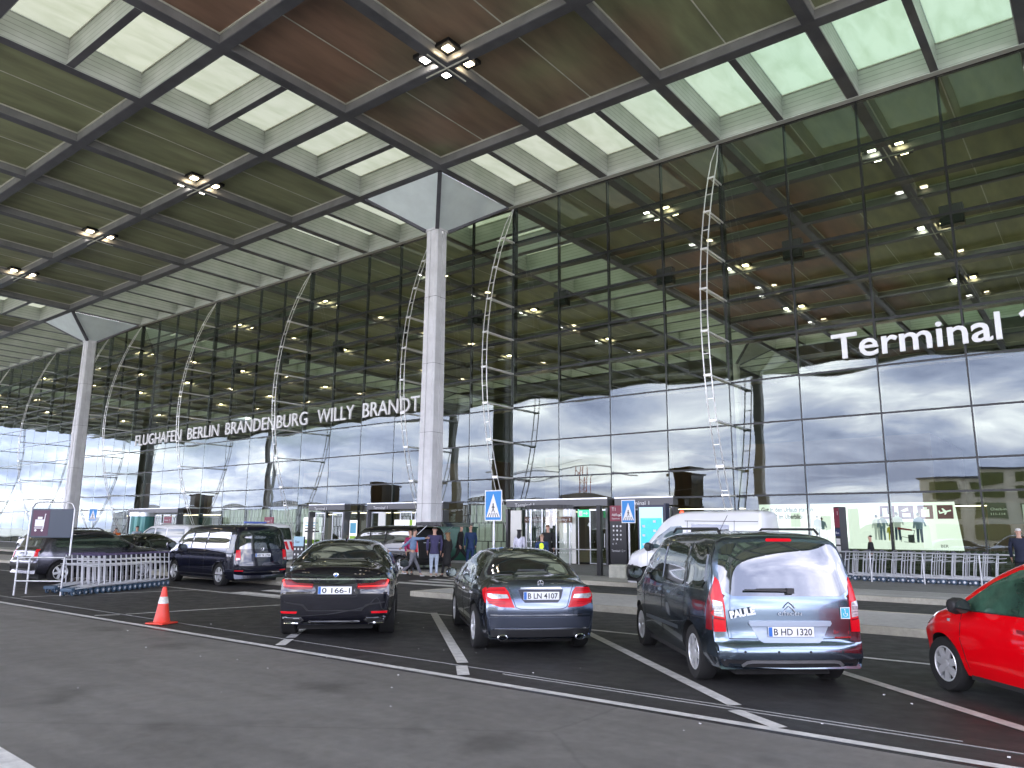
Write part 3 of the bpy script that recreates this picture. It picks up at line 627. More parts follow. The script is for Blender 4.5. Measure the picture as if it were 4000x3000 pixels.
class Car:
    def __init__(s, name, W, outline, zb, sec, plan, axles, wr, ww, mbody, crown=.05, edge=.05, track=None, style='alloy', arch=.05, nseg=4):
        """outline: (x, z) from the rear bumper's foot over the roof to the front bumper's foot; sec: (z, width factor); plan: (x, width factor)"""
        s.root = empty(name); s.W = W; T = cr_dense(outline, nseg); nT = len(T)
        xr = min(p.x for p in T); xf = max(p.x for p in T); s.xr, s.xf = xr, xf
        def Wd(x, z): return W/2*lerpt(sec, z)*lerpt(plan, x)
        ks = 10; nc = 9; v = []; f = []
        xb = []
        for p in T: xb.append(min(max(p.x, xr+.10), xf-.10))
        for i in range(1, nT): xb[i] = max(xb[i], xb[i-1]+.002)
        ring = 2*(ks+nc)
        for i, p in enumerate(T):
            a = T[max(0, i-1)]; b = T[min(nT-1, i+1)]; t = (b-a).normalized(); n = Vector((-t.y, t.x))  # outward normal (x,z)
            w = Wd(p.x, p.y); B = Vector((xb[i], zb))
            zt = max(p.y, zb+.02); half = []
            top = []
            for k in range(nc+1):
                q = k/nc; q = 1-(1-q)**1.5 if k else 0.0
                disp = crown*q*q+edge*q**9; top.append(Vector((p.x-n.x*disp, q*w, zt-n.y*disp)))
            e = top[-1]
            side = []
            for k in range(1, ks):
                u = k/ks; x = e.x+(B.x-e.x)*u; z = e.z+(zb-e.z)*u; side.append(Vector((x, Wd(x, z), z)))
            half = top+side+[Vector((B.x, Wd(B.x, zb)*.97, zb)), Vector((B.x, 0, zb))]
            full = half+[Vector((h.x, -h.y, h.z)) for h in reversed(half[1:-1])]
            v += [tuple(h) for h in full]; rn = len(full)
        for i in range(nT-1):
            for k in range(rn):
                j = (k+1) % rn; f.append((i*rn+k, i*rn+j, (i+1)*rn+j, (i+1)*rn+k))
        f.append(tuple(range(rn))); f.append(tuple(reversed(range((nT-1)*rn, nT*rn))))
        me = bpy.data.meshes.new('body'); me.from_pydata(v, [], f); me.materials.append(mbody); me.materials.append(m_under)
        bm = bmesh.new(); bm.from_mesh(me); bmesh.ops.recalc_face_normals(bm, faces=bm.faces); s.bvh = BVHTree.FromBMesh(bm); bm.to_mesh(me); bm.free()
        o = bpy.data.objects.new('body', me); col.objects.link(o)
        cut = MB()
        for ax in axles:
            for sd in (-1, 1):
                cut.tube((ax, sd*(W/2-.34), wr+.0), (ax, sd*(W/2+.2), wr), wr+arch, 36)
        cme = bpy.data.meshes.new('c'); cme.from_pydata(cut.v, [], cut.f); cb = bmesh.new(); cb.from_mesh(cme); bmesh.ops.recalc_face_normals(cb, faces=cb.faces); cb.to_mesh(cme); cb.free()
        co = bpy.data.objects.new('c', cme); col.objects.link(co)
        md = o.modifiers.new('b', 'BOOLEAN'); md.object = co; md.operation = 'DIFFERENCE'; md.solver = 'EXACT'
        dg = bpy.context.evaluated_depsgraph_get(); dg.update(); nm = bpy.data.meshes.new_from_object(o.evaluated_get(dg)); o.modifiers.clear()
        bpy.data.objects.remove(co); o.data = nm; nm.name = 'body'
        while len(nm.materials) < 2: nm.materials.append(m_under)
        nm.materials[0] = mbody; nm.materials[1] = m_under
        for p in nm.polygons:
            c = p.center; p.use_smooth = True; p.material_index = 0
            if p.normal.z < -.75 and c.z < zb+.06: p.material_index = 1
            for ax in axles:
                d = math.hypot(c.x-ax, c.z-wr)
                if d < wr+arch+.004 and abs(c.y) < W/2-.012 and (abs(p.normal.y) < .45 or abs(abs(c.y)-(W/2-.34)) < .01): p.material_index = 1
        nm.set_sharp_from_angle(angle=R(42)); o.parent = s.root; s.body = o
        ub = MB(); ub.box(xr+.35, xf-.35, -W/2+.36, W/2-.36, .15, zb+.04); ub.box(axles[0]+wr+.1, axles[1]-wr-.1, -W/2+.08, W/2-.08, .19, zb+.04); ub.build('underbody', m_under, s.root)  # low underbody box, added to block light from getting under the car
        tr_ = (track or W-.02)/2
        for ax in axles:
            for sd in (-1, 1): s.wheel(ax, sd*(tr_-ww/2-.02), wr, ww, sd, style)
    def wheel(s, x, y, r, w, sd, style):
        e = empty('wheel', (x, y, r)); e.parent = s.root
        t = MB(); t.lathe([(r*.66, -w/2+.01), (r*.94, -w/2), (r, -w/2+.025), (r, w/2-.025), (r*.94, w/2), (r*.66, w/2-.01), (r*.64, w/2-.02)], 'Y', 36); t.build('tyre', m_tyre, e, True, 40)
        k = MB(); yo = sd*(w/2-.012); yi = sd*(w/2-.07)
        k.lathe([(r*.66, yo), (r*.63, yo+sd*.006), (r*.60, yo), (r*.58, yi)], 'Y', 36)
        n = {'alloy': 10, 'five': 5, 'six': 6, 'steel': 5, 'cap': 7}[style]
        for i in range(n):
            a = 2*PI*i/n+.2; ca, sa = math.cos(a), math.sin(a); wd = {'alloy': .035, 'five': .085, 'six': .07, 'steel': .12, 'cap': .085}[style]*r/.32
            k.bar((ca*r*.10, yo-sd*.012, sa*r*.10), (ca*r*.62, yo-sd*.012, sa*r*.62), wd, .018, (0, 1, 0))
        k.lathe([(0.001, yo+sd*.004), (r*.16, yo+sd*.0), (r*.18, yo-sd*.03)], 'Y', 20); k.cur = 1
        k.lathe([(r*.62, yi-sd*.01), (.01, yi-sd*.01)], 'Y', 24)
        k.build('rim', [m_rimdk if style == 'steel' else m_rimal, m_rimdk], e, True, 35)
    def cast(s, view, a, b):
        if view == 'rear': o, d = Vector((-9, a, b)), Vector((1, 0, 0))
        elif view == 'front': o, d = Vector((9, a, b)), Vector((-1, 0, 0))
        elif view == 'left': o, d = Vector((a, 9, b)), Vector((0, -1, 0))
        elif view == 'right': o, d = Vector((a, -9, b)), Vector((0, 1, 0))
        else: o, d = Vector((a, b, 9)), Vector((0, 0, -1))
        h = s.bvh.ray_cast(o, d)
        if h[0] is None or abs(h[1].dot(d)) < .16: return None
        n = h[1]; n = -n if n.dot(d) > 0 else n
        return h[0], n, d
    def patch(s, name, poly, view, m, off=.006, grid=.07, parent=None, rnd_=True, skirt=.012):
        """a piece of trim or glass whose outline is drawn in a side or end view and laid on the body surface"""
        pts = [Vector(p) for p in poly]; P2 = []
        for i in range(len(pts)):
            a, b = pts[i], pts[(i+1) % len(pts)]; n = max(1, int((b-a).length/grid))
            for k in range(n): P2.append(Vector(a.lerp(b, k/n)))
        if view in ('rear', 'front'):
            for i_, p_ in enumerate(P2):
                for _ in range(12):
                    if s.cast(view, p_.x, p_.y): break
                    p_.x -= .012*(1 if p_.x > 0 else -1)
        nb = len(P2); xs = [p.x for p in P2]; ys = [p.y for p in P2]
        def inside(x, y):
            c = False; j = nb-1
            for i in range(nb):
                if (P2[i].y > y) != (P2[j].y > y) and x < (P2[j].x-P2[i].x)*(y-P2[i].y)/(P2[j].y-P2[i].y)+P2[i].x: c = not c
                j = i
            return c
        nx = int((max(xs)-min(xs))/grid); ny = int((max(ys)-min(ys))/grid)
        vs_ = list(P2)
        for i in range(1, nx+1):
            for j in range(1, ny+1):
                x = min(xs)+(max(xs)-min(xs))*i/(nx+1); y = min(ys)+(max(ys)-min(ys))*j/(ny+1)
                if inside(x, y) and min((Vector((x, y))-q).length for q in P2) > grid*.35: vs_.append(Vector((x, y)))
        r = delaunay_2d_cdt(vs_, [(i, (i+1) % nb) for i in range(nb)], [], 1, 1e-5)
        V, F = r[0], r[2]; out = []; ok = []
        for q in V:
            h = s.cast(view, q.x, q.y); ok.append(h is not None)
            out.append(tuple(h[0]+h[1]*off) if h else (0, 0, 0))
        faces = [f for f in F if all(ok[i] for i in f)]
        if not faces: return None
        par = list(range(len(V)))
        def fd(i):
            while par[i] != i: par[i] = par[par[i]]; i = par[i]
            return i
        for f in faces:
            for i in f[1:]: par[fd(i)] = fd(f[0])
        cnt_ = {}
        for f in faces: cnt_[fd(f[0])] = cnt_.get(fd(f[0]), 0)+1
        best_ = max(cnt_, key=cnt_.get); faces = [f for f in faces if fd(f[0]) == best_]
        ec = {}
        for f in faces:
            for i in range(len(f)):
                e = tuple(sorted((f[i], f[(i+1) % len(f)]))); ec[e] = ec.get(e, 0)+1
        inner = {}
        for e, c in ec.items():
            if c == 1:
                for i in e:
                    if i not in inner:
                        h = s.cast(view, V[i].x, V[i].y); inner[i] = len(out); out.append(tuple(Vector(out[i])-h[1]*skirt))
        for e, c in ec.items():
            if c == 1: faces.append((e[0], e[1], inner[e[1]], inner[e[0]]))
        me = bpy.data.meshes.new(name); me.from_pydata(out, [], [tuple(f) for f in faces]); me.materials.append(m)
        bm = bmesh.new(); bm.from_mesh(me); bmesh.ops.recalc_face_normals(bm, faces=bm.faces)
        # make sure the show side faces outward
        bm.faces.ensure_lookup_table(); big = max(bm.faces, key=lambda q: q.calc_area()); h = s.cast(view, *((big.calc_center_median().y, big.calc_center_median().z) if view in ('rear', 'front') else (big.calc_center_median().x, big.calc_center_median().z) if view in ('left', 'right') else (big.calc_center_median().x, big.calc_center_median().y)))
        if h and h[1].dot(big.normal) < 0: bmesh.ops.reverse_faces(bm, faces=bm.faces)
        bm.to_mesh(me); bm.free()
        return link(name, me, parent or s.root, True, 40)
    def sym(s, name, poly, m, view='rear', **k):
        a = s.patch(name, poly, view, m, **k); b = s.patch(name, [(-p[0], p[1]) for p in poly], view, m, **k); return a, b
    def sides(s, name, poly, m, **k):
        a = s.patch(name, poly, 'left', m, **k); b = s.patch(name, poly, 'right', m, **k); return a, b
    def strip(s, name, pts, w, view, m, off=.003, parent=None):
        P_ = [Vector(p) for p in pts]; L_ = []; R_ = []
        for i, p in enumerate(P_):
            a = P_[max(0, i-1)]; b = P_[min(len(P_)-1, i+1)]; t = (b-a).normalized(); n = Vector((-t.y, t.x))*w/2; L_.append(p+n); R_.append(p-n)
        return s.patch(name, [tuple(q) for q in L_]+[tuple(q) for q in reversed(R_)], view, m, off=off, grid=.08, parent=parent, skirt=.004)
    def plate(s, y, z, txt, x=None, tilt=0, w=.52, hh=.11, front=False):
        h = s.cast('rear' if not front else 'front', y, z); x = h[0].x if x is None else x
        sg_ = -1 if not front else 1
        b = MB(); b.box(-w/2, w/2, -hh/2, hh/2, 0, .008); p = b.build('number_plate', m_plate, s.root, bevel=.003)
        p.location = (x+sg_*.016, y, z); p.rotation_euler = (R(90+tilt), 0, R(-90 if not front else 90))
        b = MB(); b.box(-w/2+.004, -w/2+.045, -hh/2+.004, hh/2-.004, .008, .0095); b.build('country_band', m_pblue, p)
        if txt: text('plate_text', txt, .105, (-w/2+.062, -.037, .0085), (0, 0, 0), m_ptxt, p, .0008, width=w-.085, bold=.0015)
        return p
    def mirrors(s, x, z, m, y=None, big=1.0):
        for sd in (-1, 1):
            yy = sd*(y or s.W/2-.02); b = MB(); n = 10
            b.lathe([(.001, -.10*big), (.07*big, -.085*big), (.095*big, -.03*big), (.1*big, .04*big), (.075*big, .09*big), (.001, .1*big)], 'Y', 14, (0, 0, 0))
            me_ = b.build('wing_mirror', m, s.root, True, 50); me_.location = (x, yy+sd*.13*big, z); me_.scale = (.75, 1, .85)
            g = MB(); g.lathe([(.001, 0), (.08*big, 0)], 'X', 14, (-.098*big, 0, 0)); g.build('mirror_glass', m_mirror, me_, True)
    def place(s, x, y, heading, z=0, rear_axle=None):
        h = R(heading); c = Vector((math.cos(h), math.sin(h))); ra = rear_axle or 0
        s.root.location = (x-c.x*ra, y-c.y*ra, z); s.root.rotation_euler = (0, 0, h); return s

# ---- black saloon, plate 0 166-1
def saloon_black():
    out = [(-2.52, .25), (-2.575, .34), (-2.60, .60), (-2.60, .74), (-2.55, .90), (-2.50, 1.02), (-2.42, 1.085), (-2.1, 1.12), (-1.75, 1.16), (-1.35, 1.31), (-.95, 1.43), (-.5, 1.475), (0, 1.48), (.45, 1.44), (.9, 1.31), (1.35, 1.12), (1.5, 1.07), (1.9, 1.01), (2.3, .93), (2.52, .80), (2.60, .62), (2.58, .4), (2.5, .26)]
    sec = [(.25, .92), (.42, .975), (.66, 1.0), (.86, .985), (1.02, .93), (1.15, .85), (1.48, .655)]
    plan = [(-2.60, .86), (-2.45, .90), (-1.9, .965), (-1.2, 1), (1.4, 1), (2.0, .965), (2.4, .88), (2.62, .72)]
    c = Car('parked_car', 1.90, out, .24, sec, plan, (-1.56, 1.56), .355, .26, p_black, .045, .05, 1.9, 'five')
    c.patch('rear_window', [(-.66, 1.14), (-.60, 1.18), (-.50, 1.40), (-.42, 1.43), (.42, 1.43), (.50, 1.40), (.60, 1.18), (.66, 1.14), (.4, 1.125), (-.4, 1.125)], 'rear', m_glz, .004)
    c.sides('side_window', [(-1.55, 1.06), (-1.30, 1.26), (-.9, 1.385), (0, 1.425), (.5, 1.37), (1.15, 1.06), (1.05, 1.0), (-1.3, 1.02)], m_glz, off=.010)
    c.patch('windscreen', [(-.68, 1.12), (.68, 1.12), (.56, 1.42), (-.56, 1.42)], 'front', m_glz, .004)
    c.sides('tail_lamp_side', [(-2.50, .905), (-2.30, .90), (-2.34, .86), (-2.50, .80)], m_rl2, off=.010)
    for sd in (-1, 1):
        p = [(sd*.80, .905), (sd*.835, .89), (sd*.80, .775), (sd*.62, .755), (sd*.36, .76), (sd*.335, .785), (sd*.345, .835), (sd*.60, .85), (sd*.70, .89)]
        l_ = c.patch('tail_lamp', p, 'rear', m_rl2, .008, grid=.03)
        c.patch('lamp_bar', [(sd*.80, .90), (sd*.83, .885), (sd*.795, .80), (sd*.36, .79), (sd*.355, .80), (sd*.77, .812), (sd*.80, .87)], 'rear', m_brk, .014, grid=.03, parent=l_)
        c.patch('reflector', [(sd*.58, .405), (sd*.83, .405), (sd*.84, .435), (sd*.57, .435)], 'rear', m_rl, .008, grid=.03)
        q = [(sd*.46, .31), (sd*.50, .345), (sd*.80, .345), (sd*.82, .33), (sd*.80, .255), (sd*.56, .255)]
        e_ = c.patch('exhaust_trim', q, 'rear', m_chrome, .012, grid=.03)
        c.patch('exhaust_opening', [(sd*.495, .312), (sd*.52, .33), (sd*.785, .33), (sd*.795, .32), (sd*.78, .27), (sd*.575, .27)], 'rear', m_under, .018, grid=.03, parent=e_)
    c.patch('chrome_strip', [(-.80, .895), (-.80, .91), (.80, .91), (.80, .895)], 'rear', m_chrome, .012, grid=.04)
    c.patch('lower_trim', [(-.40, .285), (-.36, .27), (.36, .27), (.40, .285), (.36, .292), (-.36, .292)], 'rear', m_chrome, .01)
    c.patch('bumper_crease', [(-.78, .56), (-.50, .52), (-.42, .44), (.42, .44), (.50, .52), (.78, .56), (.78, .575), (.48, .54), (.40, .455), (-.40, .455), (-.48, .54), (-.78, .575)], 'rear', m_seam, .003, grid=.05, skirt=.004)
    c.strip('boot_seam', [(-.70, .97), (-.66, .80), (-.36, .72), (-.33, .65), (.33, .65), (.36, .72), (.66, .80), (.70, .97)], .008, 'rear', m_seam)
    c.patch('plate_recess', [(-.33, .68), (-.33, .815), (.33, .815), (.33, .68)], 'rear', m_seam, .003, skirt=.004)
    c.plate(0, .745, '0 166-1')
    em = MB(); em.lathe([(.001, .012), (.036, .012), (.041, .006), (.041, 0)], 'X', 24); em.cur = 1
    h = c.cast('rear', 0, .965); em.v = [(-x, y, z) for x, y, z in em.v]; e_ = em.build('badge', [m_chrome], c.root, True); e_.location = h[0]+Vector((-.004, 0, 0))
    b = MB()
    for k in range(2): b.lathe([(.001, .0), (.026, .0)], 'X', 4, (-.014, 0, 0)) if k == 0 else None
    b.build('roundel', m_pblue, e_)
    for x in (.95, -.2): c.strip('door_seam', [(x, .32), (x+.02, .75), (x-.03, 1.0)], .008, 'left', m_seam)
    c.strip('window_trim', [(-1.55, 1.045), (-1.2, 1.0), (1.1, .985)], .016, 'left', m_chrome, .006); c.strip('window_trim', [(-1.55, 1.045), (-1.2, 1.0), (1.1, .985)], .016, 'right', m_chrome, .006)
    c.mirrors(.85, 1.02, p_black); fin_ = MB(); fin_.bar((-.75, 0, 1.47), (-.62, 0, 1.52), .03, .05); fin_.build('roof_aerial', p_black, c.root)
    return c
k1 = saloon_black(); k1.place(15.05, -24.02, 135.5, 0, -1.56)
k1.root.scale = (1, 1, 1.045)
tag(k1.root, 'glossy black saloon seen from behind, plate 0 166-1, left of the grey saloon', 'car', 'cars parked in the diagonal bays')

# ---- grey saloon, plate B LN 4107
def saloon_grey():
    out = [(-2.22, .23), (-2.265, .34), (-2.29, .58), (-2.28, .72), (-2.24, .86), (-2.20, .98), (-2.14, 1.035), (-1.9, 1.06), (-1.62, 1.09), (-1.25, 1.25), (-.85, 1.39), (-.4, 1.445), (0, 1.447), (.4, 1.41), (.85, 1.27), (1.25, 1.09), (1.42, 1.03), (1.75, .97), (2.05, .88), (2.22, .72), (2.28, .54), (2.2, .3)]
    sec = [(.2, .93), (.38, .97), (.62, 1.0), (.82, .985), (.98, .93), (1.1, .86), (1.45, .66)]
    plan = [(-2.30, .85), (-2.15, .89), (-1.7, .955), (-1.1, 1), (1.2, 1), (1.7, .965), (2.05, .88), (2.28, .74)]
    c = Car('parked_car', 1.77, out, .22, sec, plan, (-1.38, 1.38), .32, .22, p_grey, .04, .05, 1.78, 'alloy')
    c.patch('rear_window', [(-.62, 1.085), (-.55, 1.20), (-.47, 1.37), (-.38, 1.395), (.38, 1.395), (.47, 1.37), (.55, 1.20), (.62, 1.085), (.4, 1.07), (-.4, 1.07)], 'rear', m_glz, .004)
    c.patch('window_seal', [(-.50, 1.397), (-.40, 1.418), (.40, 1.418), (.50, 1.397), (.40, 1.405), (-.40, 1.405)], 'rear', m_chrome, .005)
    c.sides('side_window', [(-1.35, 1.04), (-1.15, 1.2), (-.8, 1.33), (0, 1.385), (.45, 1.335), (1.05, 1.04), (.95, .97), (-1.2, .985)], m_glz, off=.010)
    c.patch('windscreen', [(-.64, 1.09), (.64, 1.09), (.54, 1.39), (-.54, 1.39)], 'front', m_glz, .004)
    c.sides('tail_lamp_side', [(-2.22, .90), (-1.95, .915), (-1.90, .88), (-2.0, .78), (-2.12, .71), (-2.24, .70)], m_rl, off=.010)
    for sd in (-1, 1):
        p = [(sd*.775, .92), (sd*.52, .93), (sd*.47, .87), (sd*.42, .73), (sd*.385, .655), (sd*.60, .665), (sd*.74, .71), (sd*.775, .78)]
        l_ = c.patch('tail_lamp', p, 'rear', m_rl, .010, grid=.03)
        c.patch('clear_lens', [(sd*.755, .842), (sd*.49, .83), (sd*.47, .79), (sd*.465, .780), (sd*.70, .772), (sd*.755, .80)], 'rear', m_cl, .014, grid=.03, parent=l_)
        for z in (.905, .885, .735, .71): c.patch('lamp_line', [(sd*.76, z), (sd*.52, z), (sd*.52, z-.006), (sd*.76, z-.006)], 'rear', m_rl2, .013, grid=.05, parent=l_)
        h = c.cast('rear', sd*.56, .33); e = MB(); e.lathe([(.048, -.02), (.05, .06), (.04, .065), (.036, .0)], 'X', 20); e.v = [(-x, y*1.5, z*.85) for x, y, z in e.v]
        eo = e.build('exhaust_pipe', m_chrome, c.root, True, 50); eo.location = (h[0].x-.005 if h else -2.2, sd*.56, .255)
    c.patch('boot_chrome', [(-.29, .925), (.29, .925), (.30, .905), (-.30, .905)], 'rear', m_chrome, .016, grid=.05)
    c.patch('plate_recess', [(-.33, .90), (-.29, .78), (-.24, .72), (.24, .72), (.29, .78), (.33, .90)], 'rear', mat('recess', (.012, .014, .03), .3), .004, skirt=.004)
    c.strip('boot_seam', [(-.52, 1.04), (-.44, .86), (-.37, .66), (-.30, .635), (.30, .635), (.37, .66), (.44, .86), (.52, 1.04)], .009, 'rear', m_seam)
    c.strip('bumper_moulding', [(-.72, .555), (-.4, .55), (.4, .55), (.72, .555)], .014, 'rear', m_chrome, .006)
    c.patch('lower_bumper', [(-.80, .52), (.80, .52), (.78, .38), (-.78, .38)], 'rear', mat('bumper_shadow', (.055, .065, .09), .3, .5, coat=1), .003, skirt=.004)
    c.strip('bumper_edge', [(-.66, .365), (0, .36), (.66, .365)], .013, 'rear', m_chrome, .006)
    c.patch('diffuser', [(-.72, .35), (.72, .35), (.70, .25), (-.70, .25)], 'rear', m_dark, .004, skirt=.004)
    c.plate(0, .815, 'B LN 4107')
    st = MB(); h = c.cast('rear', 0, .985)
    for a in (90, 210, 330): st.bar((0, 0, 0), (0, .036*math.cos(R(a)), .036*math.sin(R(a))), .007, .006, (1, 0, 0))
    for i in range(20): a, b_ = 2*PI*i/20, 2*PI*(i+1)/20; st.tube((0, .04*math.cos(a), .04*math.sin(a)), (0, .04*math.cos(b_), .04*math.sin(b_)), .0045, 5)
    o = st.build('star_badge', m_chrome, c.root, True); o.location = h[0]+Vector((-.012, 0, 0))
    for sd in ('left', 'right'):
        c.strip('window_trim', [(-1.32, 1.025), (-1.1, .965), (.95, .95)], .018, sd, m_chrome, .006); c.strip('door_pillar', [(-.1, .98), (-.12, 1.37)], .05, sd, m_dark, .006)
        for x in (.92, -.12, -.98): c.strip('door_seam', [(x, .30), (x+.02, .7), (x-.02, .96)], .008, sd, m_seam)
        for x in (.02, -.95): c.patch('door_handle', [(x-.19, .80), (x-.02, .80), (x-.02, .77), (x-.19, .77)], sd, m_chrome, .02)
    c.mirrors(.72, .99, p_grey)
    return c
k2 = saloon_grey(); k2.place(18.40, -23.12, 138, 0, -1.38)
tag(k2.root, 'grey blue saloon seen from behind, plate B LN 4107, right of the black saloon', 'car', 'cars parked in the diagonal bays')

# ---- steel blue high roof family van, plate B HD 1320
def family_van():
    out = [(-2.17, .27), (-2.205, .34), (-2.225, .48), (-2.17, .565), (-2.155, .65), (-2.15, .80), (-2.14, 1.00), (-2.10, 1.18), (-2.05, 1.40), (-1.99, 1.60), (-1.93, 1.72), (-1.80, 1.775), (-1.4, 1.80), (-.8, 1.81), (0, 1.80), (.45, 1.75), (.9, 1.50), (1.28, 1.20), (1.45, 1.11), (1.75, 1.03), (2.0, .92), (2.14, .75), (2.18, .5), (2.1, .3)]
    sec = [(.2, .94), (.45, .985), (.7, 1.0), (.95, .985), (1.12, .955), (1.4, .90), (1.7, .815), (1.82, .78)]
    plan = [(-2.22, .90), (-2.10, .935), (-1.85, .975), (-1.3, 1), (1.1, 1), (1.6, .97), (1.95, .89), (2.18, .76)]
    c = Car('parked_car', 1.81, out, .25, sec, plan, (-1.33, 1.40), .325, .21, p_blue, .035, .055, 1.78, 'six')
    rw = [(-.70, 1.10), (-.745, 1.20), (-.735, 1.40), (-.69, 1.58), (-.62, 1.64), (-.3, 1.67), (.3, 1.67), (.62, 1.64), (.69, 1.58), (.735, 1.40), (.745, 1.20), (.70, 1.10), (.62, 1.055), (-.62, 1.055)]
    c.patch('tailgate_edge', [(-.745, 1.075), (-.79, 1.20), (-.78, 1.42), (-.725, 1.62), (-.64, 1.68), (-.3, 1.705), (.3, 1.705), (.64, 1.68), (.725, 1.62), (.78, 1.42), (.79, 1.20), (.745, 1.075), (.64, 1.025), (-.64, 1.025)], 'rear', p_blue, .010)
    c.patch('rear_window', rw, 'rear', m_glz, .016)
    c.patch('high_brake_lamp', [(-.14, 1.675), (-.155, 1.69), (-.14, 1.705), (.14, 1.705), (.155, 1.69), (.14, 1.675)], 'rear', m_rl, .02, grid=.04)
    w = MB(); h = c.cast('rear', 0, 1.13); x0 = h[0].x; w.bar((x0-.05, -.02, 1.12), (x0-.05, .50, 1.13), .022, .018); w.box(x0-.07, x0-.01, -.06, .02, 1.09, 1.15); w.bar((x0-.03, .0, 1.135), (x0-.03, .36, 1.13), .012, .03); w.build('wiper', m_dark, c.root)
    c.sides('tail_lamp_side', [(-2.06, 1.26), (-2.0, 1.20), (-1.93, .98), (-1.92, .67), (-2.14, .66), (-2.13, .98)], m_rl2, off=.012)
    for sd in (-1, 1):
        p = [(sd*.80, 1.20), (sd*.775, 1.27), (sd*.745, 1.22), (sd*.725, 1.05), (sd*.715, .90), (sd*.715, .66), (sd*.84, .655), (sd*.845, .9), (sd*.83, 1.05)]
        l_ = c.patch('tail_lamp', p, 'rear', m_rl, .016, grid=.04)
        c.patch('clear_lens', [(sd*.825, 1.005), (sd*.74, .985), (sd*.73, .87), (sd*.73, .82), (sd*.835, .835)], 'rear', m_cl, .022, grid=.03, parent=l_)
        for z in (.955, .90, .87): c.patch('lens_bar', [(sd*.82, z), (sd*.745, z), (sd*.745, z-.008), (sd*.82, z-.008)], 'rear', m_steel, .026, grid=.05, parent=l_)
        c.patch('lamp_shade', [(sd*.835, .815), (sd*.725, .80), (sd*.725, .785), (sd*.835, .80)], 'rear', m_rl2, .022, grid=.05, parent=l_)
    c.strip('tailgate_seam', [(-.80, 1.62), (-.775, 1.30), (-.735, 1.02), (-.70, .66), (-.69, .585), (.69, .585), (.70, .66), (.735, 1.02), (.775, 1.30), (.80, 1.62)], .011, 'rear', m_seam)
    c.patch('grip_bar', [(-.46, .785), (-.47, .755), (-.45, .725), (.45, .725), (.47, .755), (.46, .785)], 'rear', mat('paint_blue_bright', (.30, .35, .42), .5, .25, coat=1), .03, grid=.04, skirt=.04)
    c.patch('plate_recess', [(-.44, .72), (-.36, .57), (-.31, .54), (.31, .54), (.36, .57), (.44, .72)], 'rear', mat('recess_blue', (.24, .29, .35), .4, .3, coat=.6), .003, skirt=.004)
    c.plate(0, .665, 'B HD 1320')
    c.patch('bumper', [(-.84, .54), (-.88, .50), (-.87, .42), (-.82, .375), (.82, .375), (.87, .42), (.88, .50), (.84, .54), (.70, .53), (-.70, .53)], 'rear', p_blue, .028, grid=.06, skirt=.03)
    c.strip('skid_strip', [(-.57, .295), (-.52, .335), (-.46, .345), (.46, .345), (.52, .335), (.57, .295)], .035, 'rear', m_steel, .012)
    c.patch('lower_bumper', [(-.86, .375), (.86, .375), (.82, .28), (-.82, .28)], 'rear', m_dark, .004, skirt=.004)
    for y in (-.55, -.18, .18, .55):
        h = c.cast('rear', y, .455); s_ = MB(); s_.lathe([(.001, .004), (.012, .003), (.013, -.004)], 'X', 10); s_.v = [(-a, b, d) for a, b, d in s_.v]; o = s_.build('parking_sensor', m_dark, c.root, True); o.location = h[0]+Vector((-.031, 0, 0))
    h = c.cast('rear', 0, .94)
    ch = MB()
    for z in (.0, -.045):
        for sd in (-1, 1):
            ch.bar((0, 0, .05+z), (0, sd*.038, .018+z), .006, .02, (1, 0, 0)); ch.bar((0, sd*.038, .018+z), (0, sd*.068, -.02+z), .006, .016, (1, 0, 0))
    o = ch.build('chevron_badge', m_chrome, c.root); o.location = (h[0].x-.012, 0, .945)
    xr_ = c.cast('rear', 0, .86)[0].x
    text('badge_lettering', 'CITROËN', .05, (xr_-.014, .135, .845), (R(90), 0, R(-90)), m_chrome, c.root, .003, width=.27)
    h = c.cast('rear', -.62, .66); text('model_lettering', 'Berlingo', .06, (h[0].x-.012, -.50, .64), (R(90), 0, R(-83)), m_chrome, c.root, .002, width=.21)
    b = MB(); b.box(-.10, .10, -.004, 0, -.008, .008); o = b.build('badge_bar', m_chrome, c.root); o.location = (h[0].x-.010, -.60, .60); o.rotation_euler = (0, 0, R(-83))
    h = c.cast('rear', .58, .85); text('name_sticker', 'PAULE', .105, (h[0].x-.035, .675, .815), (R(90), R(-11), R(-97)), m_plate, c.root, .002, width=.28, bold=.006)
    h = c.cast('rear', -.66, .86); b = MB(); b.box(-.058, .058, -.004, 0, -.065, .065); o = b.build('blue_sticker', m_plate, c.root); o.location = (h[0].x-.010, -.655, .87); o.rotation_euler = (0, 0, R(-83))
    b = MB(); b.box(-.05, .05, -.0055, -.004, -.055, .055); b.build('sticker_field', mat('sticker_cyan', (.05, .42, .55), .4), o)
    b = MB()
    for i in range(14): a, d_ = R(150+i*17), R(150+(i+1)*17); b.bar((.025*math.cos(a), -.007, .025*math.sin(a)-.012), (.025*math.cos(d_), -.007, .025*math.sin(d_)-.012), .004, .006, (0, 1, 0))
    b.bar((-.004, -.007, .03), (-.002, -.007, -.008), .004, .008, (0, 1, 0)); b.bar((-.002, -.007, -.006), (.018, -.007, -.008), .004, .008, (0, 1, 0)); b.bar((.018, -.007, -.008), (.028, -.007, -.03), .004, .007, (0, 1, 0)); b.lathe([(.001, -.007), (.008, -.007)], 'Y', 10, (-.006, 0, .039)); b.build('wheelchair_sign', m_plate, o)
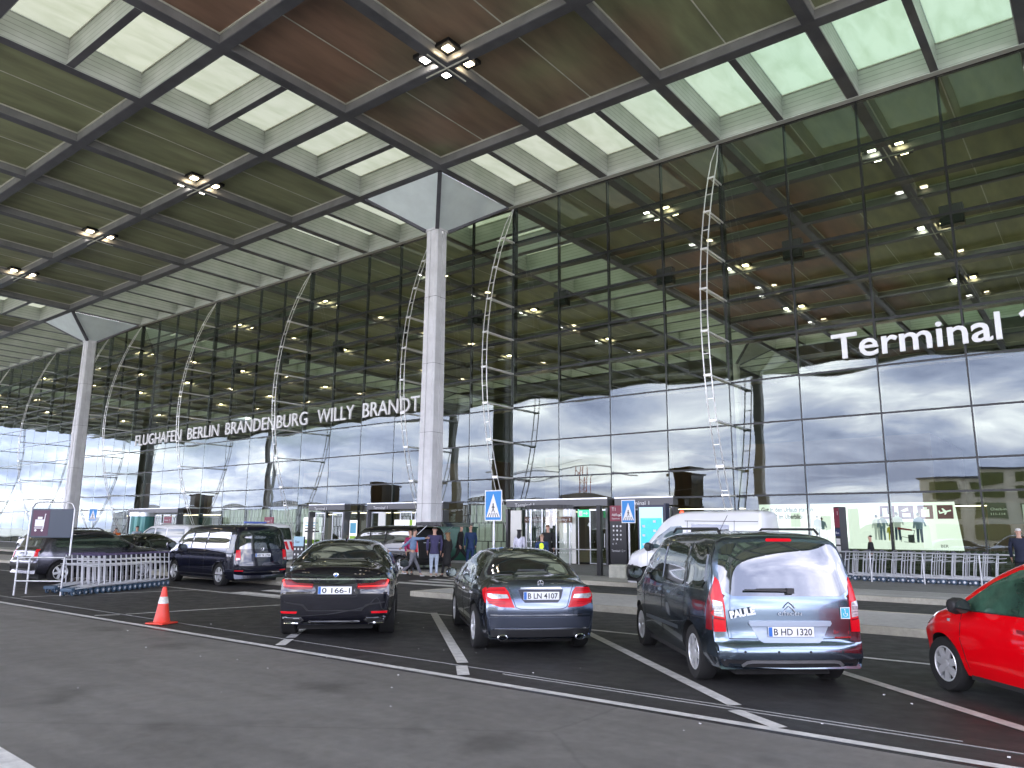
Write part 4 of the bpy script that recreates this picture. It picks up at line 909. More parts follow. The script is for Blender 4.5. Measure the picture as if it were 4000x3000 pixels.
    for sd in ('left', 'right'):
        c.patch('front_side_window', [(.02, 1.15), (.04, 1.58), (.10, 1.62), (.40, 1.60), (.62, 1.50), (.95, 1.22), (.92, 1.13)], sd, m_glz, .010)
        c.patch('sliding_door_window', [(-1.02, 1.15), (-1.04, 1.60), (-.98, 1.64), (-.14, 1.645), (-.08, 1.60), (-.07, 1.15), (-.12, 1.11), (-.98, 1.11)], sd, m_glz, .010)
        c.patch('rear_side_window', [(-1.14, 1.15), (-1.15, 1.60), (-1.22, 1.63), (-1.65, 1.61), (-1.75, 1.52), (-1.78, 1.2), (-1.7, 1.12), (-1.2, 1.11)], sd, m_glz, .010)
        c.strip('window_trim', [(-1.76, 1.10), (-.02, 1.085), (.95, 1.10)], .012, sd, m_chrome, .006)
        for pts in ([(.97, .35), (1.0, .8), (.95, 1.12)], [(-.02, .33), (-.02, 1.66)], [(-1.09, .72), (-1.09, 1.66)], [(-1.09, .75), (-1.85, .78)]): c.strip('door_seam', pts, .009, sd, m_seam)
        for x in (-.25, .22): c.patch('door_handle', [(x-.1, .99), (x+.1, .99), (x+.1, .955), (x-.1, .955)], sd, p_blue, .025, skirt=.03)
        c.strip('side_moulding', [(-.85, .56), (.85, .53)], .05, sd, mat('moulding', (.06, .07, .08), .35, coat=.5), .016)
    c.patch('windscreen', [(-.72, 1.16), (.72, 1.16), (.62, 1.68), (-.62, 1.68)], 'front', m_glz, .004)
    c.mirrors(.98, 1.16, m_dark, big=1.25)
    rr = MB()
    for sd in (-1, 1): rr.path([(-1.7, sd*.60, 1.77), (-1.6, sd*.60, 1.83), (.1, sd*.62, 1.835), (.25, sd*.62, 1.78)], .016, 6)
    rr.build('roof_rail', m_dark, c.root, True, 50)
    a = MB(); a.tube((-.2, .1, 1.80), (-.55, .1, 2.02), .004, 5); a.build('roof_aerial', m_dark, c.root)
    b = MB(); b.box(-1.2, -.2, -.6, .6, .2, .3)
    return c
k3 = family_van(); k3.place(22.09, -23.32, 131.5, 0, -1.33)
k3.root.scale = (1, 1, .965)
tag(k3.root, 'tall steel blue family van seen from behind with a PAULE sticker, plate B HD 1320', 'car', 'cars parked in the diagonal bays')

# ---- red small hatchback
def hatch_red():
    out = [(-1.72, .32), (-1.80, .45), (-1.82, .65), (-1.78, .85), (-1.68, 1.05), (-1.50, 1.28), (-1.30, 1.42), (-.9, 1.50), (-.3, 1.525), (.1, 1.50), (.5, 1.36), (.95, 1.08), (1.12, .98), (1.4, .91), (1.62, .81), (1.76, .66), (1.82, .48), (1.76, .28)]
    sec = [(.2, .92), (.4, .97), (.62, 1.0), (.8, .985), (.95, .94), (1.1, .88), (1.52, .70)]
    plan = [(-1.82, .84), (-1.6, .93), (-1.0, 1), (.9, 1), (1.3, .965), (1.6, .86), (1.83, .66)]
    c = Car('parked_car', 1.66, out, .22, sec, plan, (-1.22, 1.22), .29, .18, p_red, .045, .06, 1.62, 'cap', .045)
    for sd in ('left', 'right'):
        c.patch('front_side_window', [(-.28, .96), (-.26, 1.36), (-.1, 1.39), (.12, 1.36), (.42, 1.22), (.82, .96), (.78, .92), (-.24, .93)], sd, m_glz if sd == 'right' else mat('car_glass_green', (.05, .12, .08), .02, 0, .9, c2=(.015, .035, .025), vscale=3), .012, grid=.045)
        c.patch('rear_side_window', [(-.38, .94), (-.36, 1.36), (-.6, 1.37), (-1.05, 1.26), (-1.3, 1.02), (-1.2, .97)], sd, m_glz, .010)
        c.strip('door_seam', [(.80, .30), (.86, .6), (.82, .92)], .008, sd, m_seam); c.strip('door_seam', [(-.33, .28), (-.36, .6), (-.33, .92)], .008, sd, m_seam)
        c.patch('door_handle', [(-.22, .80), (-.02, .805), (-.02, .77), (-.22, .765)], sd, mat('handle_red', (.25, .004, .008), .4), .02)
        c.patch('side_indicator', [(1.02, .80), (1.06, .80), (1.06, .77), (1.02, .77)], sd, m_cl, .01, grid=.02)
        c.strip('window_seal', [(-1.2, .955), (.8, .915)], .02, sd, m_dark, .006)
    c.patch('windscreen', [(-.62, .98), (.62, .98), (.5, 1.42), (-.5, 1.42)], 'front', m_glz, .004)
    c.patch('rear_window', [(-.55, 1.02), (.55, 1.02), (.46, 1.38), (-.46, 1.38)], 'rear', m_glz, .004)
    for sd in (-1, 1):
        c.patch('headlamp', [(sd*.42, .68), (sd*.50, .78), (sd*.66, .84), (sd*.72, .78), (sd*.70, .68), (sd*.55, .62)], 'front', m_cl, .01, grid=.04)
        c.patch('tail_lamp', [(sd*.58, .72), (sd*.72, .72), (sd*.70, .95), (sd*.60, .97)], 'rear', m_rl, .01)
    c.patch('grille', [(-.35, .50), (.35, .50), (.4, .38), (-.4, .38)], 'front', m_dark, .006)
    c.mirrors(.66, .97, m_dark, big=1.05)
    return c
k4 = hatch_red(); k4.place(25.34, -23.06, 133, 0, 0)
tag(k4.root, 'bright red small hatchback cut off by the right edge', 'car', 'cars parked in the diagonal bays')

# ---- dark people carriers / panel vans from one family of outlines
def minivan(mp, H_=1.97, L=4.9, W=1.9, style='five', hi=False, nose=.95, gl=None, wr=.34):
    s = H_/1.97; h = L/2; xr = -h; gl = gl or m_glz
    out = [(xr+.10, .33), (xr+.02, .44), (xr, .62), (xr+.03, .9), (xr+.06, 1.15*s), (xr+.13, 1.5*s), (xr+.20, 1.80*s), (xr+.32, 1.92*s), (xr+.7, 1.96*s), (-.8, 1.97*s), (.2, 1.96*s), (h-1.55, 1.88*s), (h-1.25, 1.70*s), (h-.75, 1.28*(.5+.5*s)), (h-.55, 1.16*(.6+.4*s)), (h-.25, 1.04*(.6+.4*s)), (h-.08, .88), (h-.0, .62), (h-.03, .45), (h-.1, .28)]
    if hi: out = out[:3]+[(xr+.02, .9), (xr+.03, 1.2*s), (xr+.05, 1.6*s), (xr+.08, 1.86*s), (xr+.16, 1.95*s), (xr+.5, 1.985*s)]+out[9:]
    sec = [(.2, .94), (.45, .985), (.75, 1.0), (1.0, .985), (1.2*s, .95), (1.6*s, .87), (1.9*s, .80), (2.0*s, .77)]
    plan = [(xr, .92), (xr+.2, .965), (xr+.6, 1), (h-1.2, 1), (h-.6, .955), (h-.25, .88), (h, .74)]
    c = Car('van', W, out, .24, sec, plan, (-L*.306, L*.306), wr, .22, mp, .035, .06, W-.03, style)
    return c, s, h, gl
def van_windows(c, s, h, gl, rear=True, sidew=True):
    for sd in ('left', 'right'):
        c.patch('front_side_window', [(h-2.05, 1.18*s), (h-2.05, 1.68*s), (h-1.95, 1.74*s), (h-1.62, 1.73*s), (h-1.30, 1.55*s), (h-.98, 1.22*s), (h-1.0, 1.14*s)], sd, gl, .010)
        if sidew:
            c.patch('middle_window', [(-.52, 1.18*s), (-.52, 1.72*s), (h-2.15, 1.74*s), (h-2.15, 1.18*s)] if h-2.15 > -.3 else [(-1.2, 1.18*s), (-1.2, 1.72*s), (h-2.15, 1.74*s), (h-2.15, 1.18*s)], sd, gl, .010)
            c.patch('rear_side_window', [(-h+.45, 1.22*s), (-h+.50, 1.70*s), (-.62, 1.73*s), (-.62, 1.18*s)], sd, gl, .010)
        for x in (h-2.1, -.57, h-.98): c.strip('door_seam', [(x, .36), (x, 1.2*s)], .01, sd, m_seam)
        c.strip('window_rail', [(-h+.2, .98), (-.57, .97), (h-2.1, .97)], .02, sd, m_seam)
    c.patch('windscreen', [(-.74, 1.25*s), (.74, 1.25*s), (.64, 1.78*s), (-.64, 1.78*s)], 'front', gl, .004)
    for sd in (-1, 1): c.patch('headlamp', [(sd*.48, .82), (sd*.50, .95), (sd*.74, 1.02), (sd*.78, .92), (sd*.72, .80)], 'front', m_cl, .01, grid=.05)
    c.patch('grille', [(-.42, .80), (-.42, .90), (.42, .90), (.42, .80)], 'front', m_dark, .008)
    if rear:
        c.patch('rear_window', [(-.74, 1.18*s), (-.72, 1.55*s), (-.64, 1.76*s), (.64, 1.76*s), (.72, 1.55*s), (.74, 1.18*s)], 'rear', gl, .006)
        c.strip('tailgate_seam', [(-.78, 1.78*s), (-.80, 1.1), (-.76, .58), (.76, .58), (.80, 1.1), (.78, 1.78*s)], .01, 'rear', m_seam)
def people_carrier():
    c, s, h, gl = minivan(p_navy, 1.86, 4.95, 1.9, 'five'); van_windows(c, s, h, gl)
    for sd in (-1, 1):
        l_ = c.patch('tail_lamp', [(sd*.83, 1.08), (sd*.71, 1.10), (sd*.715, .80), (sd*.84, .78), (sd*.855, .84)], 'rear', m_rl, .012, grid=.04)
        c.patch('clear_lens', [(sd*.83, .86), (sd*.735, .85), (sd*.735, .80), (sd*.83, .79)], 'rear', m_cl, .018, grid=.04, parent=l_)
        c.patch('reflector', [(sd*.62, .46), (sd*.86, .47), (sd*.86, .50), (sd*.62, .49)], 'rear', m_rl, .01)
    c.patch('high_brake_lamp', [(-.16, 1.80), (-.16, 1.85), (.16, 1.85), (.16, 1.80)], 'rear', m_brk, .012)
    c.strip('chrome_strip', [(-.62, .43), (.62, .43)], .025, 'rear', m_chrome, .01); c.plate(0, .93, 'HEI YK 2704')
    h_ = c.cast('rear', 0, 1.10); b = MB()
    for i in range(16): a, q = 2*PI*i/16, 2*PI*(i+1)/16; b.tube((0, .055*math.cos(a), .055*math.sin(a)), (0, .055*math.cos(q), .055*math.sin(q)), .006, 5)
    b.path([(0, .035, .04), (0, .015, -.035), (0, 0, .0), (0, -.015, -.035), (0, -.035, .04)], .005, 5)
    o = b.build('round_badge', m_chrome, c.root); o.location = (h_[0].x-.012, 0, 1.12)
    c.strip('sill_trim', [(-2.0, .34), (1.9, .32)], .03, 'left', m_chrome, .008)
    c.mirrors(h-1.05, 1.18, p_navy, big=1.35)
    for ax in (-4.95*.306, 4.95*.306):
        pts = [(ax+.395*math.cos(R(a)), .34+.395*math.sin(R(a))) for a in range(15, 166, 15)]; c.strip('arch_trim', pts, .03, 'left', m_chrome, .006)
    return c
k5 = people_carrier(); k5.place(3.9, -18.55, 176, 0, -1.51)
tag(k5.root, 'dark navy people carrier with a lit brake lamp driving left behind the luggage trolleys', 'van')

# ---- black van with raised tailgate
def open_van():
    c, s, h, gl = minivan(p_black, 1.92, 5.1, 1.92, 'five'); van_windows(c, s, h, gl, rear=False)
    c.patch('load_opening', [(-.78, .60), (-.76, 1.5), (-.66, 1.76), (.66, 1.76), (.76, 1.5), (.78, .60)], 'rear', m_under, .006)
    for sd in (-1, 1): c.patch('tail_lamp', [(sd*.93, 1.30), (sd*.79, 1.32), (sd*.79, .86), (sd*.92, .84)], 'rear', m_rl, .012, grid=.05)
    t = MB(); t.v = []; x0 = -h+.25
    t.box(x0-1.42, x0+.02, -.80, .80, 1.90, 2.04); t.box(x0-1.30, x0-.15, -.66, .66, 2.035, 2.05); t.box(x0-1.50, x0-1.38, -.82, .82, 1.86, 1.96)
    o = t.build('tailgate', p_black, c.root, bevel=.02); g = MB(); g.box(x0-.85, x0-.2, -.62, .62, 1.885, 1.902); g.build('tailgate_window', m_glz, o)
    g = MB(); g.box(x0-1.32, x0-1.12, -.12, .12, 1.89, 1.93); g.build('number_plate', m_rl, o)
    st = MB()
    for sd in (-1, 1): st.tube((x0+.02, sd*.74, 1.5), (x0-.65, sd*.76, 1.93), .015, 6)
    st.build('gas_strut', m_steel, c.root); c.mirrors(h-1.05, 1.18, p_black, big=1.2)
    c.strip('light_row', [(-.5, 1.22), (.5, 1.22)], .03, 'rear', m_cl, .012)
    return c
k6 = open_van(); k6.place(2.5, -9.6, 178, 0, -1.56)
tag(k6.root, 'black van with its tailgate raised behind the group of people', 'van')

# ---- white high roof panel van
def panel_van():
    c, s, h, gl = minivan(p_white, 2.34, 4.3, 2.05, 'steel', hi=True, nose=1.1, gl=mat('van_glass', (.12, .17, .18), .03, 0, .9, c2=(.05, .08, .09), vscale=2), wr=.35)
    for sd in ('left', 'right'):
        c.patch('cab_window', [(h-1.95, 1.32), (h-1.95, 1.84), (h-1.88, 1.90), (h-1.58, 1.88), (h-1.2, 1.60), (h-.92, 1.34), (h-.95, 1.26), (h-1.5, 1.24)], sd, gl, .005)
        c.patch('side_window', [(h-3.3, 1.45), (h-3.3, 1.93), (h-2.2, 1.95), (h-2.2, 1.45)], sd, m_glz, .005)
        for x in (h-2.08, h-3.45, h-.85): c.strip('door_seam', [(x, .40), (x, 2.05)], .012, sd, m_seam)
        c.strip('body_crease', [(-h+.2, 2.02), (h-2.0, 2.04)], .015, sd, m_seam); c.strip('side_moulding', [(-h+.3, .62), (h-.9, .62)], .09, sd, m_dark, .01)
    c.patch('windscreen', [(-.78, 1.36), (.78, 1.36), (.68, 1.98), (-.68, 1.98)], 'front', gl, .005)
    c.patch('front_bumper', [(-.92, .78), (-.70, .66), (.70, .66), (.92, .78), (.94, .36), (-.94, .36)], 'front', m_dark, .012)
    for sd in (-1, 1):
        c.patch('headlamp', [(sd*.55, .86), (sd*.52, 1.0), (sd*.78, 1.20), (sd*.86, 1.12), (sd*.84, .90)], 'front', m_cl, .012, grid=.05)
        c.patch('tail_lamp', [(sd*.92, 1.4), (sd*.84, 1.4), (sd*.84, 1.0), (sd*.93, 1.0)], 'rear', m_rl, .012)
    c.patch('bumper_corner', [(h-.52, .30), (h-.50, .62), (h-.2, .78), (h-.02, .74), (h-.02, .30)], 'left', m_dark, .012)
    c.mirrors(h-1.0, 1.30, m_dark, big=1.5)
    b = MB(); b.lathe([(.001, .10), (.05, .09), (.07, .04), (.075, 0)], 'Z', 16, (h-1.75, .45, 2.25)); b.build('beacon', mat('beacon_red', (.6, .06, .03), .2, emit=(1, .1, .05, .5)), c.root, True)
    hh = c.cast('left', h-1.75, .98); t_ = text('lettering', 'FBB', .17, (h-1.52, hh[0].y+.012, .95), (R(90), 0, R(180)), mat('lettering_maroon', (.35, .06, .05), .5), c.root, .002)
    return c
k7 = panel_van(); k7.place(15.95, -11.3, 183, 0, 0)
tag(k7.root, 'white high roof panel van with a red beacon and FBB lettering behind the family van', 'van')

# ---- white van at the left
def white_carrier():
    c, s, h, gl = minivan(p_white, 1.95, 4.9, 1.9, 'five'); van_windows(c, s, h, mat('van_glass2', (.06, .09, .10), .03, 0, .9)); c.mirrors(h-1.05, 1.18, p_white, big=1.2)
    c.plate(0, .55, 'B MT 408', front=True); c.strip('side_moulding', [(-2, .6), (2, .6)], .05, 'left', m_dark, .01)
    rb = MB(); rb.box(.3, .5, -.4, .4, 1.95, 2.03); rb.build('roof_bar', m_plate, c.root)
    return c
k8 = white_carrier(); k8.place(-19.9, -8.3, 195, 0, 0)
tag(k8.root, 'white people carrier facing left behind the navy people carrier', 'van')

# ---- rugged estate at the far left
def suv():
    out = [(-2.06, .42), (-2.14, .50), (-2.16, .68), (-2.10, .82), (-2.06, 1.02), (-1.98, 1.12), (-1.86, 1.38), (-1.74, 1.54), (-1.5, 1.62), (-.8, 1.655), (0, 1.65), (.4, 1.58), (.85, 1.33), (1.15, 1.16), (1.35, 1.12), (1.8, 1.06), (2.05, .95), (2.14, .75), (2.14, .5), (2.05, .35)]
    sec = [(.3, .95), (.5, .99), (.75, 1.0), (.95, .98), (1.1, .93), (1.2, .89), (1.65, .72)]
    plan = [(-2.16, .88), (-2.0, .93), (-1.6, .98), (-1, 1), (1.1, 1), (1.7, .96), (2.0, .89), (2.15, .78)]
    c = Car('parked_car', 1.82, out, .32, sec, plan, (-1.33, 1.34), .35, .22, p_silver, .04, .05, 1.8, 'six')
    c.patch('rear_window', [(-.64, 1.14), (-.56, 1.42), (-.48, 1.48), (.48, 1.48), (.56, 1.42), (.64, 1.14)], 'rear', m_glz, .006)
    for sd in (-1, 1): c.patch('tail_lamp', [(sd*.76, 1.05), (sd*.64, 1.05), (sd*.66, .78), (sd*.80, .78)], 'rear', m_rl, .012)
    c.plate(0, .80, 'B AS 7257')
    text('rear_lettering', 'DUSTER', .07, (c.cast('rear', 0, .93)[0].x-.01, .26, .91), (R(90), 0, R(-90)), m_chrome, c.root, .003, width=.5)
    c.patch('rear_bumper', [(-.86, .66), (-.82, .42), (.82, .42), (.86, .66), (.6, .62), (-.6, .62)], 'rear', m_dark, .02); c.strip('skid_strip', [(-.5, .46), (.5, .46)], .05, 'rear', m_steel, .03)
    c.sides('side_window', [(-1.55, 1.14), (-1.5, 1.36), (-1.3, 1.45), (-.02, 1.53), (.35, 1.46), (.85, 1.16), (.8, 1.08), (-1.4, 1.09)], m_glz, off=.010)
    for sd in ('left', 'right'):
        c.strip('door_pillar', [(-.25, 1.1), (-.25, 1.5)], .06, sd, m_dark, .008)
        for x in (.85, -.25, -1.05): c.strip('door_seam', [(x, .4), (x, 1.1)], .01, sd, m_seam)
    c.patch('windscreen', [(-.66, 1.18), (.66, 1.18), (.54, 1.58), (-.54, 1.58)], 'front', m_glz, .004)
    c.mirrors(.78, 1.12, m_dark); rr = MB()
    for sd in (-1, 1): rr.path([(-1.4, sd*.55, 1.60), (-1.3, sd*.55, 1.69), (-.1, sd*.56, 1.70), (.05, sd*.56, 1.63)], .02, 6)
    rr.build('roof_rail', m_dark, c.root); return c
k9 = suv(); k9.place(-1.3, -22.3, 94, 0, -1.33)
tag(k9.root, 'silver grey rugged estate car behind the trolley bay at the far left edge', 'car')

def plain_hatch(mp, lab, x, y, hd, plate=None, L=4.2, H_=1.5, grp=None):
    f = L/3.64; s = H_/1.52
    out = [(-1.72*f, .32), (-1.80*f, .45), (-1.82*f, .65), (-1.78*f, .85*s), (-1.68*f, 1.05*s), (-1.50*f, 1.28*s), (-1.30*f, 1.42*s), (-.9, 1.50*s), (-.3, 1.525*s), (.1, 1.50*s), (.5*f, 1.36*s), (.95*f, 1.08*s), (1.12*f, .98*s), (1.4*f, .91*s), (1.62*f, .81), (1.76*f, .66), (1.82*f, .48), (1.76*f, .28)]
    sec = [(.2, .92), (.4, .97), (.62, 1.0), (.8, .985), (.95*s, .94), (1.1*s, .88), (1.52*s, .70)]
    plan = [(-1.82*f, .84), (-1.6*f, .93), (-1.0, 1), (.9, 1), (1.3*f, .965), (1.6*f, .86), (1.83*f, .66)]
    c = Car('parked_car', 1.8, out, .22, sec, plan, (-1.22*f, 1.22*f), .32, .2, mp, .045, .06, 1.76, 'alloy', .045)
    c.sides('side_window', [(-1.2*f, .98*s), (-1.0*f, 1.25*s), (-.5*f, 1.4*s), (.1, 1.4*s), (.42*f, 1.22*s), (.82*f, .98*s), (-.24, .95*s)], m_glz, off=.010)
    c.patch('windscreen', [(-.64, 1.0*s), (.64, 1.0*s), (.54, 1.42*s), (-.54, 1.42*s)], 'front', m_glz, .004)
    c.patch('rear_window', [(-.62, 1.02*s), (.62, 1.02*s), (.52, 1.38*s), (-.52, 1.38*s)], 'rear', m_glz, .004)
    for sd in (-1, 1):
        c.patch('tail_lamp', [(sd*.58, .72), (sd*.80, .72), (sd*.76, .93), (sd*.60, .95)], 'rear', m_rl, .01)
        c.patch('headlamp', [(sd*.50, .66), (sd*.52, .78), (sd*.72, .82), (sd*.74, .68)], 'front', m_cl, .01)
    c.mirrors(.66*f, .97*s, mp); c.plate(0, .62, plate or ''); c.place(x, y, hd, 0, 0)
    tag(c.root, lab, 'car', grp); return c
plain_hatch(p_black, 'dark hatchback showing its plate between the grey estate and the orange jacket', -8.2, -15.6, 118, 'B PK 291', 4.5)
plain_hatch(p_black, 'black hatchback parked behind the group of people, in front of the green cabinet', -1.6, -6.6, 168, '', 4.4)
plain_hatch(p_white, 'white hatchback far behind the grey estate at the left edge', -33, -10.5, 182, '', 4.2, 1.55)
plain_hatch(p_silver, 'silver hatchback far back between the column and the trolley bay sign', -27, -9.5, 178, '', 4.2, 1.5)
plain_hatch(p_red, 'red hatchback half hidden beside the far left column', -23.5, -12.6, 176, '', 4.0, 1.5)
# ---- white service van with red diagonal stripes
def service_van():
    c, s, h, gl = minivan(p_white, 2.0, 4.9, 1.9, 'steel'); van_windows(c, s, h, m_glz)
    for sd in (-1, 1):
        for k in range(3): c.patch('warning_stripe', [(sd*(.06+k*.28), 1.12), (sd*(.20+k*.28), 1.12), (sd*(.34+k*.28) if k < 2 else sd*.82, .72), (sd*(.20+k*.28) if k < 2 else sd*.76, .72)], 'rear', m_rl, .01)
        c.patch('tail_lamp', [(sd*.90, 1.08), (sd*.82, 1.08), (sd*.82, .66), (sd*.90, .66)], 'rear', m_rl, .014)
    b = MB(); b.box(-.6, .6, -.05, .05, 0, .1); o = b.build('light_bar', mat('bar_blue', (.05, .1, .4), .2), c.root); o.location = (.6, 0, 2.0); o.rotation_euler = (0, 0, R(90))
    return c
k10 = service_van(); k10.place(-9.4, -9.2, 168, 0, 0)
tag(k10.root, 'white service van with red diagonal warning stripes beside the navy people carrier', 'van')
# ------------------------------------------------------------------ signs, entrances and street furniture
m_blue = mat('sign_blue', (.01, .22, .58), .4); m_sw = mat('sign_white', (.78, .78, .78), .4); m_burg = mat('sign_burgundy', (.22, .015, .04), .4); m_anth = mat('sign_anthracite', (.018, .018, .02), .4)
m_green = mat('exit_green', (.02, .45, .16), .4, emit=(.05, .8, .3, .35)); m_zinc = mat('galvanised_steel', (.50, .51, .52), .38, .7, var=.12, vscale=6)
m_scr = mat('screen_cyan', (.02, .30, .50), .3, emit=(.06, .55, .80, .22), c2=(.05, .42, .62), vscale=1.2); m_scr2 = mat('screen_pale', (.3, .45, .55), .3, emit=(.5, .75, .85, .22))
m_print = mat('poster_white_glow', (.72, .74, .73), .5, emit=(.95, .95, .95, .22)); m_grey = mat('print_grey', (.03, .03, .035), .5)  # poster white glows faintly in place of hall light falling on it
m_wpan = mat('panel_white', (.62, .62, .61), .4, emit=(1, 1, 1, .04)); m_glass2 = glassmat('door_glass', .12, (.72, .78, .74), (1, 1, 1), .6)
def crossing_sign(x, y, z, rz, lab, s=.6, hh=.84):
    t = empty('crossing_sign', (x, y, 0), R(rz), lab, 'road sign'); b = MB(); b.tube((0, .03, 0), (0, .03, z+.35), .032, 12); b.build('pole', m_zinc, t, True, 60)
    b = MB(); b.box(-s/2, s/2, -.006, .0, z-hh/2, z+hh/2); p = b.build('sign_plate', m_sw, t, bevel=.004)
    b = MB(); b.box(-s/2+.03, s/2-.03, -.009, -.006, z-hh/2+.03, z+hh/2-.03); b.build('blue_field', m_blue, p)
    b = MB(); w = s*.40; b.quad((-w, -.0105, z-hh*.38), (w, -.0105, z-hh*.38), (0, -.0105, z+hh*.38)); b.build('triangle', m_sw, p)
    b = MB(); q = s*.55; zz = z-hh*.1
    b.lathe([(.001, -.0125), (q*.075, -.0125)], 'Y', 12, (0, 0, zz+q*.36)); b.bar((0, -.0125, zz+q*.28), (0, -.0125, zz), q*.13, .003, (0, 1, 0)); b.bar((0, -.0125, zz), (-q*.15, -.0125, zz-q*.30), q*.07, .003, (0, 1, 0)); b.bar((0, -.0125, zz), (q*.15, -.0125, zz-q*.30), q*.07, .003, (0, 1, 0)); b.bar((-.0, -.0125, zz+q*.22), (q*.16, -.0125, zz+q*.05), q*.05, .003, (0, 1, 0)); b.bar((0, -.0125, zz+q*.22), (-q*.15, -.0125, zz+q*.07), q*.05, .003, (0, 1, 0))
    b.build('walker', m_anth, p)
    b = MB()
    for k in range(5): b.bar((-w*.75+k*w*.375, -.0122, z-hh*.375), (-w*.5+k*w*.25, -.0122, z-hh*.24), q*.06, .003, (0, 1, 0))
    b.build('zebra_bars', m_anth, p); return t
crossing_sign(11.84, -16.0, 2.42, 0, 'blue and white crossing sign on a slim pole behind the grey saloon', .62, .86)
crossing_sign(12.25, -9.05, 2.42, 0, 'smaller crossing sign between the dark info board and the blue screen', .55, .8)
crossing_sign(-24.4, -11.0, 2.5, 12, 'small crossing sign at the far left beside the pale column', .75, .75)

def pictos(par, x, y, z0, rows_, dy=.16, s=.05, m=None):
    b = MB(); rq_ = random.Random(2)
    for r_ in range(rows_):
        for c_ in range(3):
            xx = x+(c_-1)*s*2.1; zz = z0-r_*dy; k = rq_.randint(0, 2)
            if k == 0: b.lathe([(.001, y), (s*.55, y)], 'Y', 10, (xx, 0, zz))
            elif k == 1: b.box(xx-s*.4, xx+s*.4, y-.002, y, zz-s*.45, zz+s*.45)
            else: b.quad((xx-s*.5, y, zz-s*.4), (xx+s*.5, y, zz-s*.4), (xx, y, zz+s*.5))
    return b.build('pictograms', m or m_sw, par)
def plane_icon(par, x, y, z, s, m=None):
    b = MB(); b.bar((x-s*.5, y, z-s*.12), (x+s*.5, y, z+s*.14), s*.13, .004, (0, 1, 0)); b.quad((x-s*.12, y-.003, z-.02*s), (x+s*.16, y-.003, z+.05*s), (x-s*.18, y-.003, z+s*.36), (x-s*.28, y-.003, z+s*.32)); b.quad((x-s*.0, y-.003, z+.0*s), (x+s*.2, y-.003, z+.02*s), (x+s*.02, y-.003, z-s*.26), (x-s*.1, y-.003, z-s*.24)); b.quad((x-s*.5, y-.003, z-s*.12), (x-s*.36, y-.003, z-s*.08), (x-s*.46, y-.003, z+s*.14), (x-s*.56, y-.003, z+s*.12))
    return b.build('plane_symbol', m or m_sw, par)
# dark info board with burgundy head
t = empty('info_board', (7.32, -1.2, .125), 0, 'dark info board with a burgundy head and white pictograms beside the revolving door', 'info board')
b = MB(); b.box(-.43, .43, -.08, .08, 0, 2.80); b.build('panel', m_anth, t); b = MB(); b.box(-.43, .43, -.085, -.08, 2.08, 2.80); hd_ = b.build('head_field', m_burg, t)
pictos(t, -.05, -.084, 1.85, 4, .2, .09); text('lettering', 'Abflug', .17, (-.32, -.088, 2.32), (R(90), 0, 0), m_sw, hd_, .001, width=.42); text('lettering', 'Departures', .10, (-.32, -.088, 2.17), (R(90), 0, 0), m_sw, hd_, .001, width=.42); plane_icon(hd_, .22, -.09, 2.36, .28)
text('lettering', 'T1', .22, (-.32, -.088, 2.56), (R(90), 0, 0), m_sw, hd_, .001)
text('arrows', '<  ^', .16, (-.33, -.084, .98), (R(90), 0, 0), m_sw, t, .001); text('lettering', 'Terminal 1 2 >', .14, (-.36, -.084, .68), (R(90), 0, 0), m_sw, t, .001, width=.72)
# blue touch screen
t = empty('display_screen', (9.42, -1.9, .125), 0, 'tall lit display screen with a cyan airport map beside the white van', 'display'); b = MB(); b.box(-.66, .66, -.1, .1, 0, 2.78); b.box(.66, .74, -.14, .22, 0, 2.84); b.build('case', mat('screen_case', (.01, .015, .05), .3), t)
b = MB(); b.box(-.58, .58, -.106, -.1, .25, 2.68); sc2 = b.build('screen', m_scr2, t); b = MB(); b.box(-.52, .52, -.110, -.106, .85, 2.2); b.build('map_field', m_scr, sc2)
b = MB()
for k in range(6): b.box(-.44 if k % 2 else .1, -.3 if k % 2 else .24, -.113, -.110, 2.0-k*.2, 2.1-k*.2)
b.build('map_marks', m_sw, sc2)
# slim burgundy totem at the right
t = empty('totem', (17.15, -1.0, .125), R(-38), 'slim burgundy and dark blue totem with white fields in front of the holiday poster', 'totem')
b = MB(); b.box(-.16, .16, -.16, .16, 0, 2.62); b.build('post', m_anth, t); b = MB(); b.box(-.155, .155, -.168, -.16, 1.82, 2.58); h_ = b.build('burgundy_field', m_burg, t); text('number', '1', .22, (.02, -.172, 2.3), (R(90), 0, 0), m_sw, h_, .001)
b = MB(); b.box(-.155, .155, -.168, -.16, 1.5, 1.78); h_ = b.build('blue_field', mat('sign_navy', (.01, .02, .10), .4), t); text('lettering', 'Bus', .12, (-.1, -.172, 1.58), (R(90), 0, 0), m_sw, h_, .001, width=.2)
for k in range(5): b = MB(); b.box(-.125, .125, -.167, -.16, 1.17-k*.29, 1.40-k*.29); b.build('white_field', m_sw, t)
# black post and concrete block
t = empty('black_post', (10.42, -8.0, .125), 0, 'plain black square post standing at the kerb before the revolving door', 'post'); b = MB(); b.box(-.085, .085, -.085, .085, .012, 2.56); b.build('shaft', m_black, t, bevel=.01); b = MB(); b.box(-.13, .13, -.13, .13, -.0, .012); b.build('foot_plate', m_dark, t)
b = MB(); b.box(-.34, .34, -.3, .3, 0, .46); o = b.build('concrete_block', mat('block_concrete', (.42, .42, .36), .8, var=.15, vscale=5, bump=.3), None, bevel=.03); o.location = (11.75, -8.75, .125); tag(o, 'pale concrete block at the foot of the dark info board', 'block')
